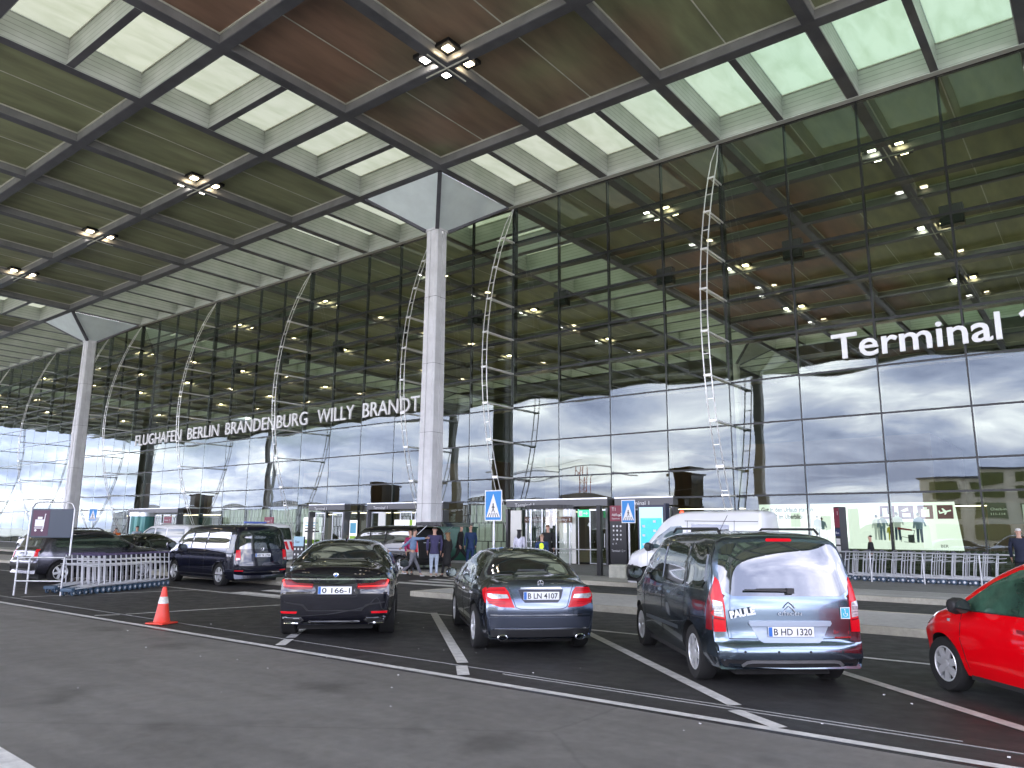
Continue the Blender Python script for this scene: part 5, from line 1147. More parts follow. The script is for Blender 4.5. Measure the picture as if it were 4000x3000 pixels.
# green cabinet
t = empty('green_cabinet', (-1.1, -3.2, .125), R(8), 'dark green metal cabinet behind the man in the blue suit', 'cabinet'); mg = mat('cabinet_green', (.015, .075, .05), .45, var=.2, vscale=2)
b = MB(); b.box(-.95, .95, -.5, .5, .12, 1.72); b.build('body', mg, t, bevel=.02)
for k in (-.48, .48): b = MB(); b.box(k-.44, k+.44, -.515, -.5, .2, 1.62); b.build('door', mg, t, bevel=.004)
b = MB(); b.box(-1.0, 1.0, -.55, .55, 1.72, 1.79); b.build('roof', mg, t, bevel=.02); b = MB(); b.box(-.9, .9, -.45, .45, 0, .12); b.build('plinth', m_conc, t)
# traffic cone
t = empty('traffic_cone', (11.62, -25.3, 0), R(20), 'orange traffic cone with one white band on the edge line', 'cone'); mo = mat('cone_orange', (.80, .05, .03), .45, c2=(.65, .06, .03), vscale=6)
b = MB(); b.lathe([(.15, .03), (.145, .035), (.115, .20), (.088, .36), (.062, .50), (.036, .64), (.03, .655), (.001, .655)], 'Z', 28); b.build('cone', mo, t, True, 50)
b = MB(); b.lathe([(.0895, .36), (.0680, .48), (.066, .481)], 'Z', 28); b.v = [(x*1.02, y*1.02, z) for x, y, z in b.v]; b.build('reflective_band', mat('band_white', (.70, .70, .66), .35, c2=(.45, .44, .40), vscale=20), t, True)
b = MB(); n = 8; b.box(-.20, .20, -.20, .20, 0, .03); b.build('base', mo, t, bevel=.015)
# information post near the white service van
t = empty('info_post', (-1.7, -12.4, .0), R(10), 'small dark post with a pale blue head right of the navy people carrier', 'sign post'); b = MB(); b.box(-.28, .28, -.04, .04, .1, 1.42); b.build('panel', m_anth, t); b = MB(); b.box(-.28, .28, -.046, -.04, 1.02, 1.42); h_ = b.build('blue_head', mat('head_blue', (.35, .55, .65), .4), t); b = MB(); b.tube((-.2, 0, 0), (-.2, 0, .1), .03); b.tube((.2, 0, 0), (.2, 0, .1), .03); b.build('foot', m_zinc, t)
pictos(t, 0, -.044, .9, 3, .22, .09); text('lettering', 'Taxi', .14, (-.2, -.05, 1.15), (R(90), 0, 0), m_anth, h_, .001)

# ---- entrances
m_portal = mat('portal_grey', (.10, .10, .105), .35, .3)
def entrance(x0, x1, lab, revolve=False, white=(), signs=True, depth=.85):
    t = empty('entrance_portal', (x0, 0, .125), 0, lab, 'entrance'); w = x1-x0; zt = 3.15
    b = MB(); b.box(-.05, w+.05, -depth, -.35, zt-.34, zt); b.build('header', m_portal, t, bevel=.01)
    b = MB(); b.box(-.05, w+.05, -depth-.02, -depth+.0, zt, zt+.06); b.build('drip_edge', m_steel, t)
    for x in (0, w): b = MB(); b.box(x-.06, x+.06, -depth, -.35, 0, zt-.42); b.build('jamb', m_portal, t)
    text('lettering', 'Terminal 1', .26, (.55, -depth-.015, zt-.32), (R(90), 0, 0), m_sw, t, .002, width=1.25)
    for (a, c_) in white: b = MB(); b.box(a, c_, -depth+.02, -depth+.08, .05, zt-.5); o = b.build('white_panel', m_wpan, t)
    if revolve:
        cx, cy_, r_ = w*.44, -depth+.1, 1.55; st = MB()
        for k in range(7): a = R(180+k*30); st.tube((cx+r_*math.cos(a), cy_+.3+r_*math.sin(a)*.6, 0), (cx+r_*math.cos(a), cy_+.3+r_*math.sin(a)*.6, zt-.45), .035, 8)
        st.build('drum_frame', m_steel, t, True, 50)
        g = MB()
        for k in range(24): a, c_ = R(180+k*7.5), R(187.5+k*7.5); g.quad((cx+r_*math.cos(a), cy_+.3+r_*math.sin(a)*.6, 0), (cx+r_*math.cos(c_), cy_+.3+r_*math.sin(c_)*.6, 0), (cx+r_*math.cos(c_), cy_+.3+r_*math.sin(c_)*.6, zt-.45), (cx+r_*math.cos(a), cy_+.3+r_*math.sin(a)*.6, zt-.45))
        g.build('curved_glass', m_glass2, t, True)
        h2 = MB(); pts = [(cx+(r_+.05)*math.cos(R(180+k*7.5)), cy_+.3+(r_+.05)*math.sin(R(180+k*7.5))*.6, zt-.36) for k in range(25)]
        for a, c_ in zip(pts, pts[1:]): h2.bar(a, c_, .06, .2)
        h2.build('drum_band', m_black, t)
        hb = MB(); hb.tube((w+.1, -depth-.5, .75), (w*.25, -depth-1.0, .75), .03, 8); hb.build('handrail', m_steel, t, True, 50)
        dd = MB()
        for k in range(26):
            for zz in (1.05, .55): dd.box(.9+k*.15, .96+k*.15, -depth-.66, -depth-.655, zz, zz+.05)
        tag(dd.build('safety_dots', m_sw, t), kind=None)
    n = max(2, int(w/1.2))
    for k in range(n):
        x = w*(k+.5)/n
        if any(a-.3 < x < c_+.3 for a, c_ in white) : continue
        lf = MB(); lf.box(x-.5, x+.5, -.62, -.56, .05, .1); lf.box(x-.5, x+.5, -.62, -.56, zt-.55, zt-.48); lf.box(x-.5, x-.45, -.62, -.56, .1, zt-.55); lf.box(x+.45, x+.5, -.62, -.56, .1, zt-.55); d_ = lf.build('door_leaf', m_steel, t)
        g = MB(); g.box(x-.45, x+.45, -.60, -.59, .1, zt-.55); g.build('door_pane', m_glass2, d_)
        g = MB(); g.tube((x+.38, -.68, .85), (x+.38, -.68, 1.5), .018, 6); g.build('pull_handle', m_steel, d_, True, 50)
    return t
e1 = entrance(.35, 6.45, 'main entrance with a revolving door, white side panels and an exit sign below the front', True, ((.25, .95), (3.35, 4.3)))
t = empty('exit_sign', (5.75, -1.75, 2.55), 0, 'green exit sign with a white arrow above the revolving door', 'sign'); b = MB(); b.box(-.32, .32, -.05, 0, -.15, .18); b.build('box', m_green, t, bevel=.01)
b = MB(); b.bar((-.0, -.056, .015), (.22, -.056, .015), .05, .004, (0, 1, 0)); b.quad((.16, -.057, -.07), (.27, -.057, .015), (.16, -.057, .10)); b.box(-.26, -.06, -.057, -.05, -.12, .14); b.build('arrow', m_sw, t)
text('door_number', '4', .34, (5.15, -1.78, 1.98), (R(90), 0, 0), m_sw, e1, .002) if False else None
t = text('number_sign', '4', .34, (5.45, -1.0, 1.92), (R(90), 0, 0), m_sw, None, .01); tag(t, 'white figure 4 beside the revolving door under the exit sign', 'sign')
t = empty('check_in_sign', (1.75, -1.15, 2.2), 0, 'dark burgundy hanging sign for check in seen through the revolving door', 'sign'); b = MB(); b.box(0, 2.9, 0, .06, -.06, .24); b.build('panel', m_core, t); text('lettering', '< Check-in', .2, (.06, -.006, .02), (R(90), 0, 0), m_sw, t, .002, width=1.05); text('lettering', 'Security 1', .2, (1.75, -.006, .02), (R(90), 0, 0), m_sw, t, .002, width=1.05)
entrance(-10.6, -4.3, 'entrance portal with glass doors left of the tall column', False, ((1.0, 1.6),))
entrance(-16.3, -12.8, 'narrow entrance with posters behind the white service van', False, ())
entrance(-41, -33.0, 'far left entrance portal beside the pale far column', False, ((1.2, 2.0),))
entrance(6.95, 9.9, 'side entrance behind the dark info board and the blue screen', False, ())
def poster(x0, x1, z0, z1, y, lab, cols, txt=None):
    t = empty('poster', (x0, y, z0), 0, lab, 'poster'); w, h_ = x1-x0, z1-z0; b = MB(); b.box(0, w, 0, .03, 0, h_); b.build('board', m_print, t)
    for (a, c_, d_, e_, mm) in cols: b = MB(); b.box(a*w, c_*w, -.004, 0, d_*h_, e_*h_); b.build('print_block', mm, t)
    return t
mlime = mat('print_lime', (.35, .60, .05), .5); mcy = mat('print_cyan', (.15, .5, .7), .5)
poster(-7.2, -5.5, .7, 2.3, -1.75, 'white poster pair with a lime green block behind the raised tailgate', ((.72, .86, .55, 1, mlime), (.05, .12, .02, .08, mcy), (.485, .5, 0, 1, m_grey)))
poster(-17.3, -15.4, .7, 2.5, -.5, 'pale poster with blue lines of print left of the narrow entrance', ((.1, .8, .78, .82, mcy), (.1, .7, .68, .72, mcy), (.1, .75, .58, .62, m_grey), (.1, .9, .46, .52, m_grey), (.1, .95, .05, .2, mlime)))
poster(-12.6, -11.9, .7, 2.3, -.5, 'narrow blue and lime poster on the glass right of the narrow entrance', ((.1, .9, .5, .9, mcy), (.1, .9, .1, .4, mlime)))
def burg(x, y, z, w, lab):
    t = empty('wall_sign', (x, y, z), 0, lab, 'sign'); b = MB(); b.box(-w/2, w/2, -.05, 0, 0, .95); b.build('panel', m_burg, t); text('lettering', 'Terminal', .16, (-w*.42, -.055, .62), (R(90), 0, 0), m_sw, t, .001, width=w*.5)
    b = MB(); b.box(-w/2, w/2, -.05, 0, -.45, -.04); b.build('white_field', m_wpan, t); text('number', '1', .26, (w*.22, -.055, .6), (R(90), 0, 0), m_sw, t, .001); b = MB(); b.tube((0, 0, -z+.12), (0, 0, -.45), .04); b.build('post', m_anth, t)
burg(-31.4, -2.4, 1.65, 1.1, 'burgundy Terminal sign with a white lower field at the far left entrance'); burg(-18.4, -2.4, 1.55, 1.0, 'burgundy Terminal sign just right of the navy people carrier roof')
t = empty('glass_lift', (-35.2, -2.5, .125), 0, 'round teal glass lift shaft at the far left entrance', 'lift'); b = MB(); b.lathe([(.9, 0), (.9, 2.8), (.001, 2.85)], 'Z', 20); b.build('shaft', mat('teal_glass', (.05, .20, .19), .15, .2), t, True, 40); b = MB(); b.lathe([(.95, 2.5), (.95, 2.8)], 'Z', 20); b.build('band', m_steel, t, True)

# ---- holiday poster behind the glass at the right
t = empty('billboard', (13.35, .62, 1.12), 0, 'long pale billboard with printed travellers and four burgundy squares behind the glass', 'billboard')
BWd = 7.6
b = MB(); b.quad((0, 0, 0), (BWd+.12, 0, 0), (BWd-.06, 0, 1.82), (0, 0, 1.82)); b.quad((0, .05, 0), (BWd+.12, .05, 0), (BWd-.06, .05, 1.82), (0, .05, 1.82)); b.quad((0, 0, 1.82), (BWd-.06, 0, 1.82), (BWd-.06, .05, 1.82), (0, .05, 1.82)); bd = b.build('board', m_print, t)
text('lettering', 'Gut in den Urlaub starten', .27, (.10, -.008, 1.50), (R(90), 0, 0), m_grey, t, .001, width=2.2, bold=.008); text('lettering', 'Der BER im Überblick', .27, (.10, -.008, 1.20), (R(90), 0, 0), m_grey, t, .001, width=1.8, bold=.008); text('lettering', 'BER', .16, (6.95, -.008, .10), (R(90), 0, 0), m_grey, t, .001)
def printed(x, z, h_, cb, cl, bag=None):
    b = MB(); y = -.006; cs = [m_print, cb, cl, mat('print_skin', (.45, .28, .2), .6), m_grey]; q = h_
    b.cur = 2; b.quad((x-.10*q, y, z), (x-.03*q, y, z), (x-.0*q, y, z+.5*q), (x-.10*q, y, z+.5*q)); b.quad((x+.03*q, y, z), (x+.10*q, y, z), (x+.10*q, y, z+.5*q), (x, y, z+.5*q))
    b.cur = 1; b.quad((x-.11*q, y-.001, z+.46*q), (x+.11*q, y-.001, z+.46*q), (x+.14*q, y-.001, z+.80*q), (x+.05*q, y-.001, z+.86*q), (x-.05*q, y-.001, z+.86*q), (x-.14*q, y-.001, z+.80*q)); b.bar((x-.13*q, y-.001, z+.8*q), (x-.17*q, y-.001, z+.48*q), .06*q, .002, (0, 1, 0)); b.bar((x+.13*q, y-.001, z+.8*q), (x+.2*q, y-.001, z+.55*q), .06*q, .002, (0, 1, 0))
    b.cur = 3; b.lathe([(.001, y-.002), (.065*q, y-.002)], 'Y', 12, (x, 0, z+.93*q)); b.cur = 4; b.lathe([(.001, y-.003), (.05*q, y-.003)], 'Y', 10, (x-.01*q, 0, z+.965*q))
    if bag: b.quad((x+bag, y-.001, z), (x+bag+.2*q, y-.001, z), (x+bag+.2*q, y-.001, z+.26*q), (x+bag, y-.001, z+.26*q))
    return b.build('printed_figure', cs, t)
mp1 = mat('print_blue', (.25, .32, .42), .6); mp2 = mat('print_jeans', (.06, .09, .16), .6); mp3 = mat('print_coral', (.55, .28, .25), .6); mp4 = mat('print_yellow', (.75, .60, .03), .6)
for a in ((2.45, .35, .98, mp1, m_grey), (2.62, .33, .92, mp1, m_print), (3.38, .33, 1.02, mp3, mp2), (4.75, .36, .98, m_wpan, m_wpan), (4.95, .36, 1.0, mp1, mp1), (5.22, .34, .62, mp4, mp4), (5.5, .36, 1.08, m_wpan, mp2)): printed(*a)
printed(6.15+.12, .28, 1.12, mp1, mp2, -.42)
b = MB()
for a, c_ in (((5.55, .80), (6.1, .74)), ((6.1, .74), (6.02, .42)), ((5.62, .5), (6.05, .42)), ((5.7, .30), (6.12, .26)), ((5.62, .5), (5.6, .3))): b.bar((a[0], -.008, a[1]), (c_[0], -.008, c_[1]), .02, .002, (0, 1, 0))
b.build('printed_trolley', m_grey, t); b = MB(); b.quad((5.5, -.009, .78), (6.0, -.009, .72), (6.0, -.009, .78), (5.5, -.009, .86)); b.build('printed_bag', mat('print_red', (.5, .02, .03), .6), t)
for k in range(4):
    x = 4.85+k*.66+.0; x = 4.9+k*.68; b = MB(); b.box(x, x+.54, -.006, 0, 1.18, 1.70); q = b.build('burgundy_square', mat('print_burgundy', (.22, .03, .10), .5), t)
    b = MB()
    if k == 0: b.box(x+.1, x+.28, -.009, -.006, 1.26, 1.60); b.box(x+.28, x+.46, -.009, -.006, 1.26, 1.36)
    elif k == 1: b.box(x+.14, x+.42, -.009, -.006, 1.25, 1.40); b.quad((x+.08, -.009, 1.5), (x+.34, -.009, 1.62), (x+.36, -.009, 1.5), (x+.2, -.009, 1.46))
    elif k == 2: b.box(x+.13, x+.41, -.009, -.006, 1.25, 1.55); b.box(x+.2, x+.34, -.009, -.006, 1.57, 1.62)
    if k < 3: b.build('symbol', m_print, q)
    else: plane_icon(q, x+.27, -.008, 1.44, .4, m_print)
t = empty('check_in_board', (21.55, 4.2, 2.15), 0, 'black check in board with a big white 1 behind the glass at the right', 'sign'); b = MB(); b.box(0, 1.6, 0, .06, 0, .85); b.build('panel', m_anth, t); text('number', '1', .95, (1.05, -.008, .1), (R(90), 0, 0), m_sw, t, .001, bold=.02); text('lettering', 'Check-in', .15, (.12, -.008, .55), (R(90), 0, 0), m_sw, t, .001, width=.55); text('lettering', '111-114', .13, (.12, -.008, .36), (R(90), 0, 0), m_sw, t, .001, width=.5)
b = MB()
for k in range(10): b.box(12.6, 24.9, .58, .66, .16+k*.095, .22+k*.095)
b.box(12.6, 24.9, .66, .70, .12, 1.12); o = b.build('louvre_screen', mat('louvre_olive', (.05, .05, .025), .5)); tag(o, 'dark louvred screen under the billboard behind the glass', 'screen')

# ------------------------------------------------------------------ luggage trolleys
m_tw = mat('trolley_wire', (.68, .69, .72), .35, .35); m_tb = mat('trolley_bumper', (.05, .09, .14), .5); m_tp = mat('trolley_grip', (.05, .035, .09), .4)
def trolley():
    t = empty('luggage_trolley'); b = MB(); r = .016
    # frame: forward is +X, handle at -X
    for s in (-.24, .24):
        b.path([(-.40, s, .22), (-.36, s, .60), (-.30, s, .98)], r, 6); b.path([(-.40, s, .22), (-.20, s, .20), (.42, s*.62, .16)], r, 6)
    b.path([(-.37, 0, .26), (-.31, 0, .70)], r*.4, 4)
    b.path([(-.36, -.24, .70), (-.36, .24, .70)], r*.8, 5); b.build('frame', m_tw, t, True, 60)
    bk = MB()
    for z in (.72, .84): bk.path([(-.34, -.22, z), (-.10, -.22, z+.02), (-.10, .22, z+.02), (-.34, .22, z)], r*.6, 5)
    bk.build('basket', m_tw, t, True, 60)
    g = MB(); g.tube((-.32, -.27, 1.0), (-.32, .27, 1.0), .022, 8); g.build('handle', m_tp, t, True, 60)
    p = MB()
    for k in range(5): y = -.18+k*.09; p.path([(-.38, y, .20), (.36, y*.7, .165)], r*.7, 5)
    p.build('platform', m_tw, t, True, 60)
    f = MB(); f.box(.36, .50, -.17, .17, .10, .19); f.build('front_bumper', m_tb, t, bevel=.02)
    for (x, y, rr) in ((.38, -.13, .062), (.38, .13, .062), (-.36, -.24, .085), (-.36, .24, .085)):
        w = MB(); w.lathe([(rr*.3, -.02), (rr, -.018), (rr, .018), (rr*.3, .02)], 'Y', 14, (x, y, rr)); wo = w.build('wheel', m_tb, t, True, 40); h2 = MB(); h2.lathe([(.001, -.024), (rr*.45, -.022), (rr*.45, .022), (.001, .024)], 'Y', 10, (x, y, rr)); h2.build('hub', m_tw, wo, True, 40)
    return t
T0 = trolley(); used = False
def row(n, x, y, hd, sp, z, grp, labs):
    global used
    d = (math.cos(R(hd)), math.sin(R(hd)))
    for i in range(n):
        o = T0 if not used else dup(T0); used = True; o.location = (x-d[0]*sp*i, y-d[1]*sp*i, z); o.rotation_euler = (0, 0, R(hd+rnd.uniform(-.8, .8))); tag(o, labs[0] if i == 0 else labs[2] if i == n-1 else labs[1], 'luggage trolley', grp)
row(15, 4.05, -23.55, -61, .225, 0, 'luggage trolleys nested in the bay by the cone', ('front trolley of the long nested row in the left bay', 'wire luggage trolley nested within the long row behind the cone', 'last trolley of the long nested row, nearest the navy people carrier'))
row(5, 2.9, -23.5, -61, .225, 0, 'luggage trolleys in the short row behind the frame sign', ('front trolley of the short row behind the frame sign', 'wire luggage trolley nested within the short row behind the frame sign', 'last trolley of the short row behind the frame sign'))
row(16, 22.9, -3.9, 0, .30, .125, 'luggage trolleys nested along the glass front', ('rightmost trolley of the row behind the steel rail', 'wire luggage trolley nested in the row behind the steel rail', 'leftmost trolley of the row behind the steel rail'))
row(10, 22.4, -2.7, 0, .45, .125, 'luggage trolleys in the rear row along the glass front', ('rightmost trolley of the rear row by the louvred screen', 'wire luggage trolley in the rear row by the louvred screen', 'leftmost trolley of the rear row by the louvred screen'))
t = empty('guard_rail', (17.3, -4.5, .125), 0, 'galvanised tube rail in front of the trolley row at the right', 'rail'); b = MB(); b.tube((0, 0, .98), (6.2, 0, .98), .028, 8); b.build('top_rail', m_zinc, t, True, 60)
for k in range(4): b = MB(); b.tube((.05+k*1.6, 0, 0), (.05+k*1.6, 0, .96), .028, 8); b.build('post', m_zinc, t, True, 60)
# trolley bay sign frame
t = empty('trolley_bay_frame', (3.63, -24.39, 0), R(38), 'tubular frame holding the grey and purple trolley sign at the left', 'sign frame'); b = MB(); r = .024; W2 = .60
b.path([(-W2, 0, 0), (-W2, 0, .95), (-W2+.02, .25, .97), (-W2+.04, .25, 2.2), (-W2+.12, .25, 2.34), (-W2+.25, .25, 2.38), (W2-.25, .25, 2.38), (W2-.1, .25, 2.34), (W2-.02, .25, 2.2), (W2-.02, .25, .97), (W2, 0, .95), (W2, 0, 0)], r, 8)
b.path([(-W2, 0, .95), (W2, 0, .95)], r, 8); b.path([(-W2, 0, .36), (W2, 0, .36)], r, 8); b.path([(-W2, 0, .95), (-W2, .5, .95), (-W2, .5, 0)], r, 8); b.build('tube_frame', m_zinc, t, True, 60)
b = MB(); b.box(-W2+.06, W2-.05, .24, .27, 1.45, 2.2); p = b.build('sign_panel', mat('sign_slate', (.035, .05, .075), .35), t, bevel=.01); b = MB(); b.box(-W2+.10, -.06, .236, .24, 1.5, 2.16); b.build('purple_field', mat('sign_plum', (.07, .02, .05), .4), p)
b = MB(); y = .232; b.box(-.42, -.18, y-.002, y, 1.74, 1.92); b.box(-.36, -.24, y-.002, y, 1.93, 1.99); b.bar((-.18, y, 2.06), (-.15, y, 2.06), .02, .003, (0, 1, 0)); b.bar((-.17, y, 2.06), (-.20, y, 1.68), .02, .003, (0, 1, 0)); b.bar((-.43, y, 1.70), (-.19, y, 1.70), .02, .003, (0, 1, 0)); b.lathe([(.001, y), (.03, y)], 'Y', 10, (-.39, 0, 1.64)); b.lathe([(.001, y), (.03, y)], 'Y', 10, (-.22, 0, 1.64)); b.build('trolley_symbol', m_sw, p)

# pale lamella walls added behind the lower glass, imitating stripes mirrored in it
m_lam = mat('lamella_inner', (.66, .66, .66), .5, emit=(1, 1, 1, .03)); m_lamd = mat('lamella_shadow', (.06, .06, .065), .6)
def lamwall(x0, x1, lab):
    t = empty('added_lamella_wall', (x0, 1.2, .1), 0, lab, 'wall'); b = MB(); b.box(0, x1-x0, .12, .3, 0, 3.1); b.build('backing', m_lamd, t)
    b = MB(); q = random.Random(int(x0*7))
    for r_ in range(3):
        x = r_ % 2*.2
        while x < x1-x0-.4: b.box(x, x+.30+q.uniform(-.05, .06), q.uniform(-.03, .0), .10, .02+r_*1.03, 1.0+r_*1.03); x += .46
    b.build('lamellae', m_lam, t)
lamwall(-30, -17.6, 'added wall of staggered grey lamellae, imitating a reflection, behind the white van and the Terminal sign')
lamwall(-3.9, .1, 'short added wall of staggered grey lamellae, imitating a reflection, between the tall column and the revolving door')
# ------------------------------------------------------------------ people
m_skin = mat('skin', (.48, .28, .20), .55, var=.08, vscale=20)
def cloth(n, c): return mat('cloth_'+n, c, .85, var=.12, vscale=9, bump=.2, bscale=25)
def skin_mesh(name, pts, edges, m, parent, sub=1, root=0):
    me = bpy.data.meshes.new(name); me.from_pydata([p[:3] for p in pts], edges, []); o = bpy.data.objects.new(name, me); col.objects.link(o)
    md = o.modifiers.new('skin', 'SKIN'); md.use_smooth_shade = True; o.modifiers.new('sub', 'SUBSURF').levels = sub
    for i, p in enumerate(pts): v = me.skin_vertices[0].data[i]; v.radius = (p[3], p[4] if len(p) > 4 else p[3]); v.use_root = (i == root)
    dg = bpy.context.evaluated_depsgraph_get(); dg.update(); nm = bpy.data.meshes.new_from_object(o.evaluated_get(dg)); bpy.data.objects.remove(o)
    nm.name = name; nm.materials.clear(); nm.materials.append(m); nm.polygons.foreach_set('use_smooth', [True]*len(nm.polygons))
    o = bpy.data.objects.new(name, nm); col.objects.link(o); o.parent = parent; return o
def person(x, y, z, face, lab, top, legs, hair=(.05, .035, .025), H_=1.76, stride=0.0, bend=0.0, armL=None, armR=None, coat=0.0, shoes=(.02, .02, .02), hairlen=0.0, cap=None, vest=None, female=False, width=1.0):
    """face: heading the person looks along; local +X forward, +Y left. arm = (elbow, hand) in body space"""
    k = H_/1.76; t = empty('person', (x, y, z), R(face), lab, 'person'); lean = bend
    hip = .93; sh = 1.45; nk = 1.53; hd = 1.645
    def up(zz): return lean*(zz-hip)/.6 if zz > hip else 0.0
    hy = .095; sy = .185*width if not female else .16
    f1, f2 = stride*.5, -stride*.5
    kneeL = (f1*.45+.03, hy, .50); ankL = (f1, hy, .09); kneeR = (f2*.35+.05, -hy, .50); ankR = (f2, -hy, .09+(.10 if stride > .6 else 0))
    aL = armL or ((-.02, sy+.045, 1.16), (.05, sy+.03, .90)); aR = armR or ((-.02, -sy-.045, 1.16), (.05, -sy-.03, .90))
    S = lambda p, *r: (p[0]*k, p[1]*k, p[2]*k)+tuple(q*k for q in r)
    skinp = [S((up(nk), 0, 1.44), .06), S((up(nk)+.0, 0, 1.53), .052), S((up(hd)+.015, 0, 1.60), .068, .07), S((up(hd)+.01, 0, 1.68), .082, .075), S((up(hd), 0, 1.735), .05, .05)]
    hL = aL[1]; hR = aR[1]
    # body: one continuous skin figure under the clothes (torso, limbs, hands)
    pts = [S((0, 0, hip), .085, .085), S((up(1.15), 0, 1.15), .08, .08), S((up(1.38), 0, 1.36), .09, .08)]+skinp
    ed = [(0, 1), (1, 2), (2, 3), (3, 4), (4, 5), (5, 6), (6, 7)]
    n = len(pts); pts += [S((up(sh), sy, sh-.03), .04), S((aL[0][0]+up(1.2), aL[0][1], aL[0][2]), .042), S((hL[0], hL[1], hL[2]), .028), S((hL[0]+(hL[0]-aL[0][0])*.28, hL[1]+(hL[1]-aL[0][1])*.28, hL[2]+(hL[2]-aL[0][2])*.28), .032, .018)]
    ed += [(2, n), (n, n+1), (n+1, n+2), (n+2, n+3)]
    n = len(pts); pts += [S((up(sh), -sy, sh-.03), .04), S((aR[0][0]+up(1.2), aR[0][1], aR[0][2]), .042), S((hR[0], hR[1], hR[2]), .028), S((hR[0]+(hR[0]-aR[0][0])*.28, hR[1]+(hR[1]-aR[0][1])*.28, hR[2]+(hR[2]-aR[0][2])*.28), .032, .018)]
    ed += [(2, n), (n, n+1), (n+1, n+2), (n+2, n+3)]
    n = len(pts); pts += [S((0, hy, hip-.08), .06), S(kneeL, .052), S(ankL, .036), S((ankL[0]+.10, hy, .03), .03)]; ed += [(0, n), (n, n+1), (n+1, n+2), (n+2, n+3)]
    n = len(pts); pts += [S((0, -hy, hip-.08), .06), S(kneeR, .052), S(ankR, .036), S((ankR[0]+.10, -hy, ankR[2]-.06), .03)]; ed += [(0, n), (n, n+1), (n+1, n+2), (n+2, n+3)]
    skin_mesh('body', pts, ed, m_skin, t)
    # fingers on both hands, nose and ears
    # clothes
    sl = 1.0
    tp = [S((0, 0, hip+.02), .165, .15), S((up(1.15), 0, 1.15), .16, .14), S((up(1.36), 0, 1.36), .175, .14), S((up(1.46), 0, 1.465), .085, .08)]; te = [(0, 1), (1, 2), (2, 3)]
    for sgn, a, s_ in ((1, aL, sy), (-1, aR, -sy)):
        n = len(tp); h_ = a[1]; e = a[0]; tp += [S((up(sh), s_, sh-.035), .075), S((e[0]+up(1.2), e[1], e[2]), .058), S((h_[0]*.96+e[0]*.04, h_[1]*.96+e[1]*.04, h_[2]*.96+e[2]*.04), .043)]; te += [(2, n), (n, n+1), (n+1, n+2)]
    if coat:
        n = len(tp); tp += [S((-.01, 0, hip-coat*.5), .175, .15), S((-.01, 0, hip-coat), .19, .17)]; te += [(0, n), (n, n+1)]
    skin_mesh('jacket' if coat or not female else 'top', tp, te, top, t)
    lp = [S((0, 0, hip+.02), .142, .125), S((0, 0, hip-.06), .13, .12)]; le = [(0, 1)]
    for kk, aa, s_ in ((kneeL, ankL, hy), (kneeR, ankR, -hy)):
        n = len(lp); lp += [S((kk[0]*.15, s_, hip-.16), .10), S(kk, .068), S((aa[0], aa[1], aa[2]+.03), .055)]; le += [(1, n), (n, n+1), (n+1, n+2)]
    skin_mesh('trousers', lp, le, legs, t)
    ms = mat('shoe_%d' % int(shoes[0]*100), shoes, .5)
    for aa in (ankL, ankR): skin_mesh('shoe', [S((aa[0]-.04, aa[1], aa[2]-.035), .045), S((aa[0]+.06, aa[1], aa[2]-.05), .042, .035), S((aa[0]+.16, aa[1], aa[2]-.058), .036, .026)], [(0, 1), (1, 2)], ms, t)
    for sgn, a in ((1, aL), (-1, aR)):
        e, h_ = Vector(a[0]), Vector(a[1]); d = (h_-e).normalized(); sd_ = d.cross(Vector((0, sgn, .2))).normalized(); b = MB(); c0 = h_+d*.075
        for q in range(4): o_ = sd_*(q-1.5)*.019; b.tube(tuple((c0+o_)*k), tuple((c0+o_+d*(.05, .062, .066, .055)[q]+Vector((.012, 0, 0)))*k), .0085*k, 5, .007*k)
        b.tube(tuple((h_+d*.03-sd_*.03)*k), tuple((h_+d*.075-sd_*.055)*k), .0095*k, 5, .008*k); b.build('fingers', m_skin, t, True)
    mh = mat('hair_%d' % int(hair[0]*1000), hair, .7, var=.2, vscale=30)
    hp = [S((up(hd)-.015, 0, 1.655), .084, .08), S((up(hd)-.01, 0, 1.71), .083, .078), S((up(hd)-.005, 0, 1.752), .048, .048)]; he = [(0, 1), (1, 2)]
    if hairlen: hp += [S((up(hd)-.05, 0, 1.60-hairlen*.3), .10, .07), S((up(hd)-.06, 0, 1.60-hairlen), .11, .05)]; he += [(0, 3), (3, 4)]
    skin_mesh('hair', hp, he, mh, t)
    f = MB(); fx_ = (up(hd)+.085)*k
    for s_ in (-1, 1): f.lathe([(.001, 0), (.011*k, -.002)], 'X', 8, (fx_+.002*k, s_*.03*k, 1.665*k))
    f.build('eyes', m_dark, t); f = MB(); f.bar((fx_-.005*k, 0, 1.665*k), (fx_+.012*k, 0, 1.635*k), .02*k, .016*k); f.build('nose', m_skin, t)
    for s_ in (-1, 1): f = MB(); f.lathe([(.001, -.01), (.022*k, -.006), (.022*k, .006), (.001, .01)], 'Y', 8, ((up(hd))*k, s_*.078*k, 1.655*k)); f.build('ear', m_skin, t, True)
    if cap:
        f = MB(); f.lathe([(.088*k, 1.70*k), (.085*k, 1.735*k), (.05*k, 1.775*k), (.001, 1.785*k)], 'Z', 16, (up(hd)*k, 0, 0)); f.build('cap', cap, t, True)
    if vest: skin_mesh('vest', [S((0, 0, hip+.06), .168, .145), S((up(1.15), 0, 1.15), .162, .134), S((up(1.36), 0, 1.36), .182, .142), S((up(1.45), 0, 1.45), .10, .09)], [(0, 1), (1, 2), (2, 3)], vest, t)
    return t
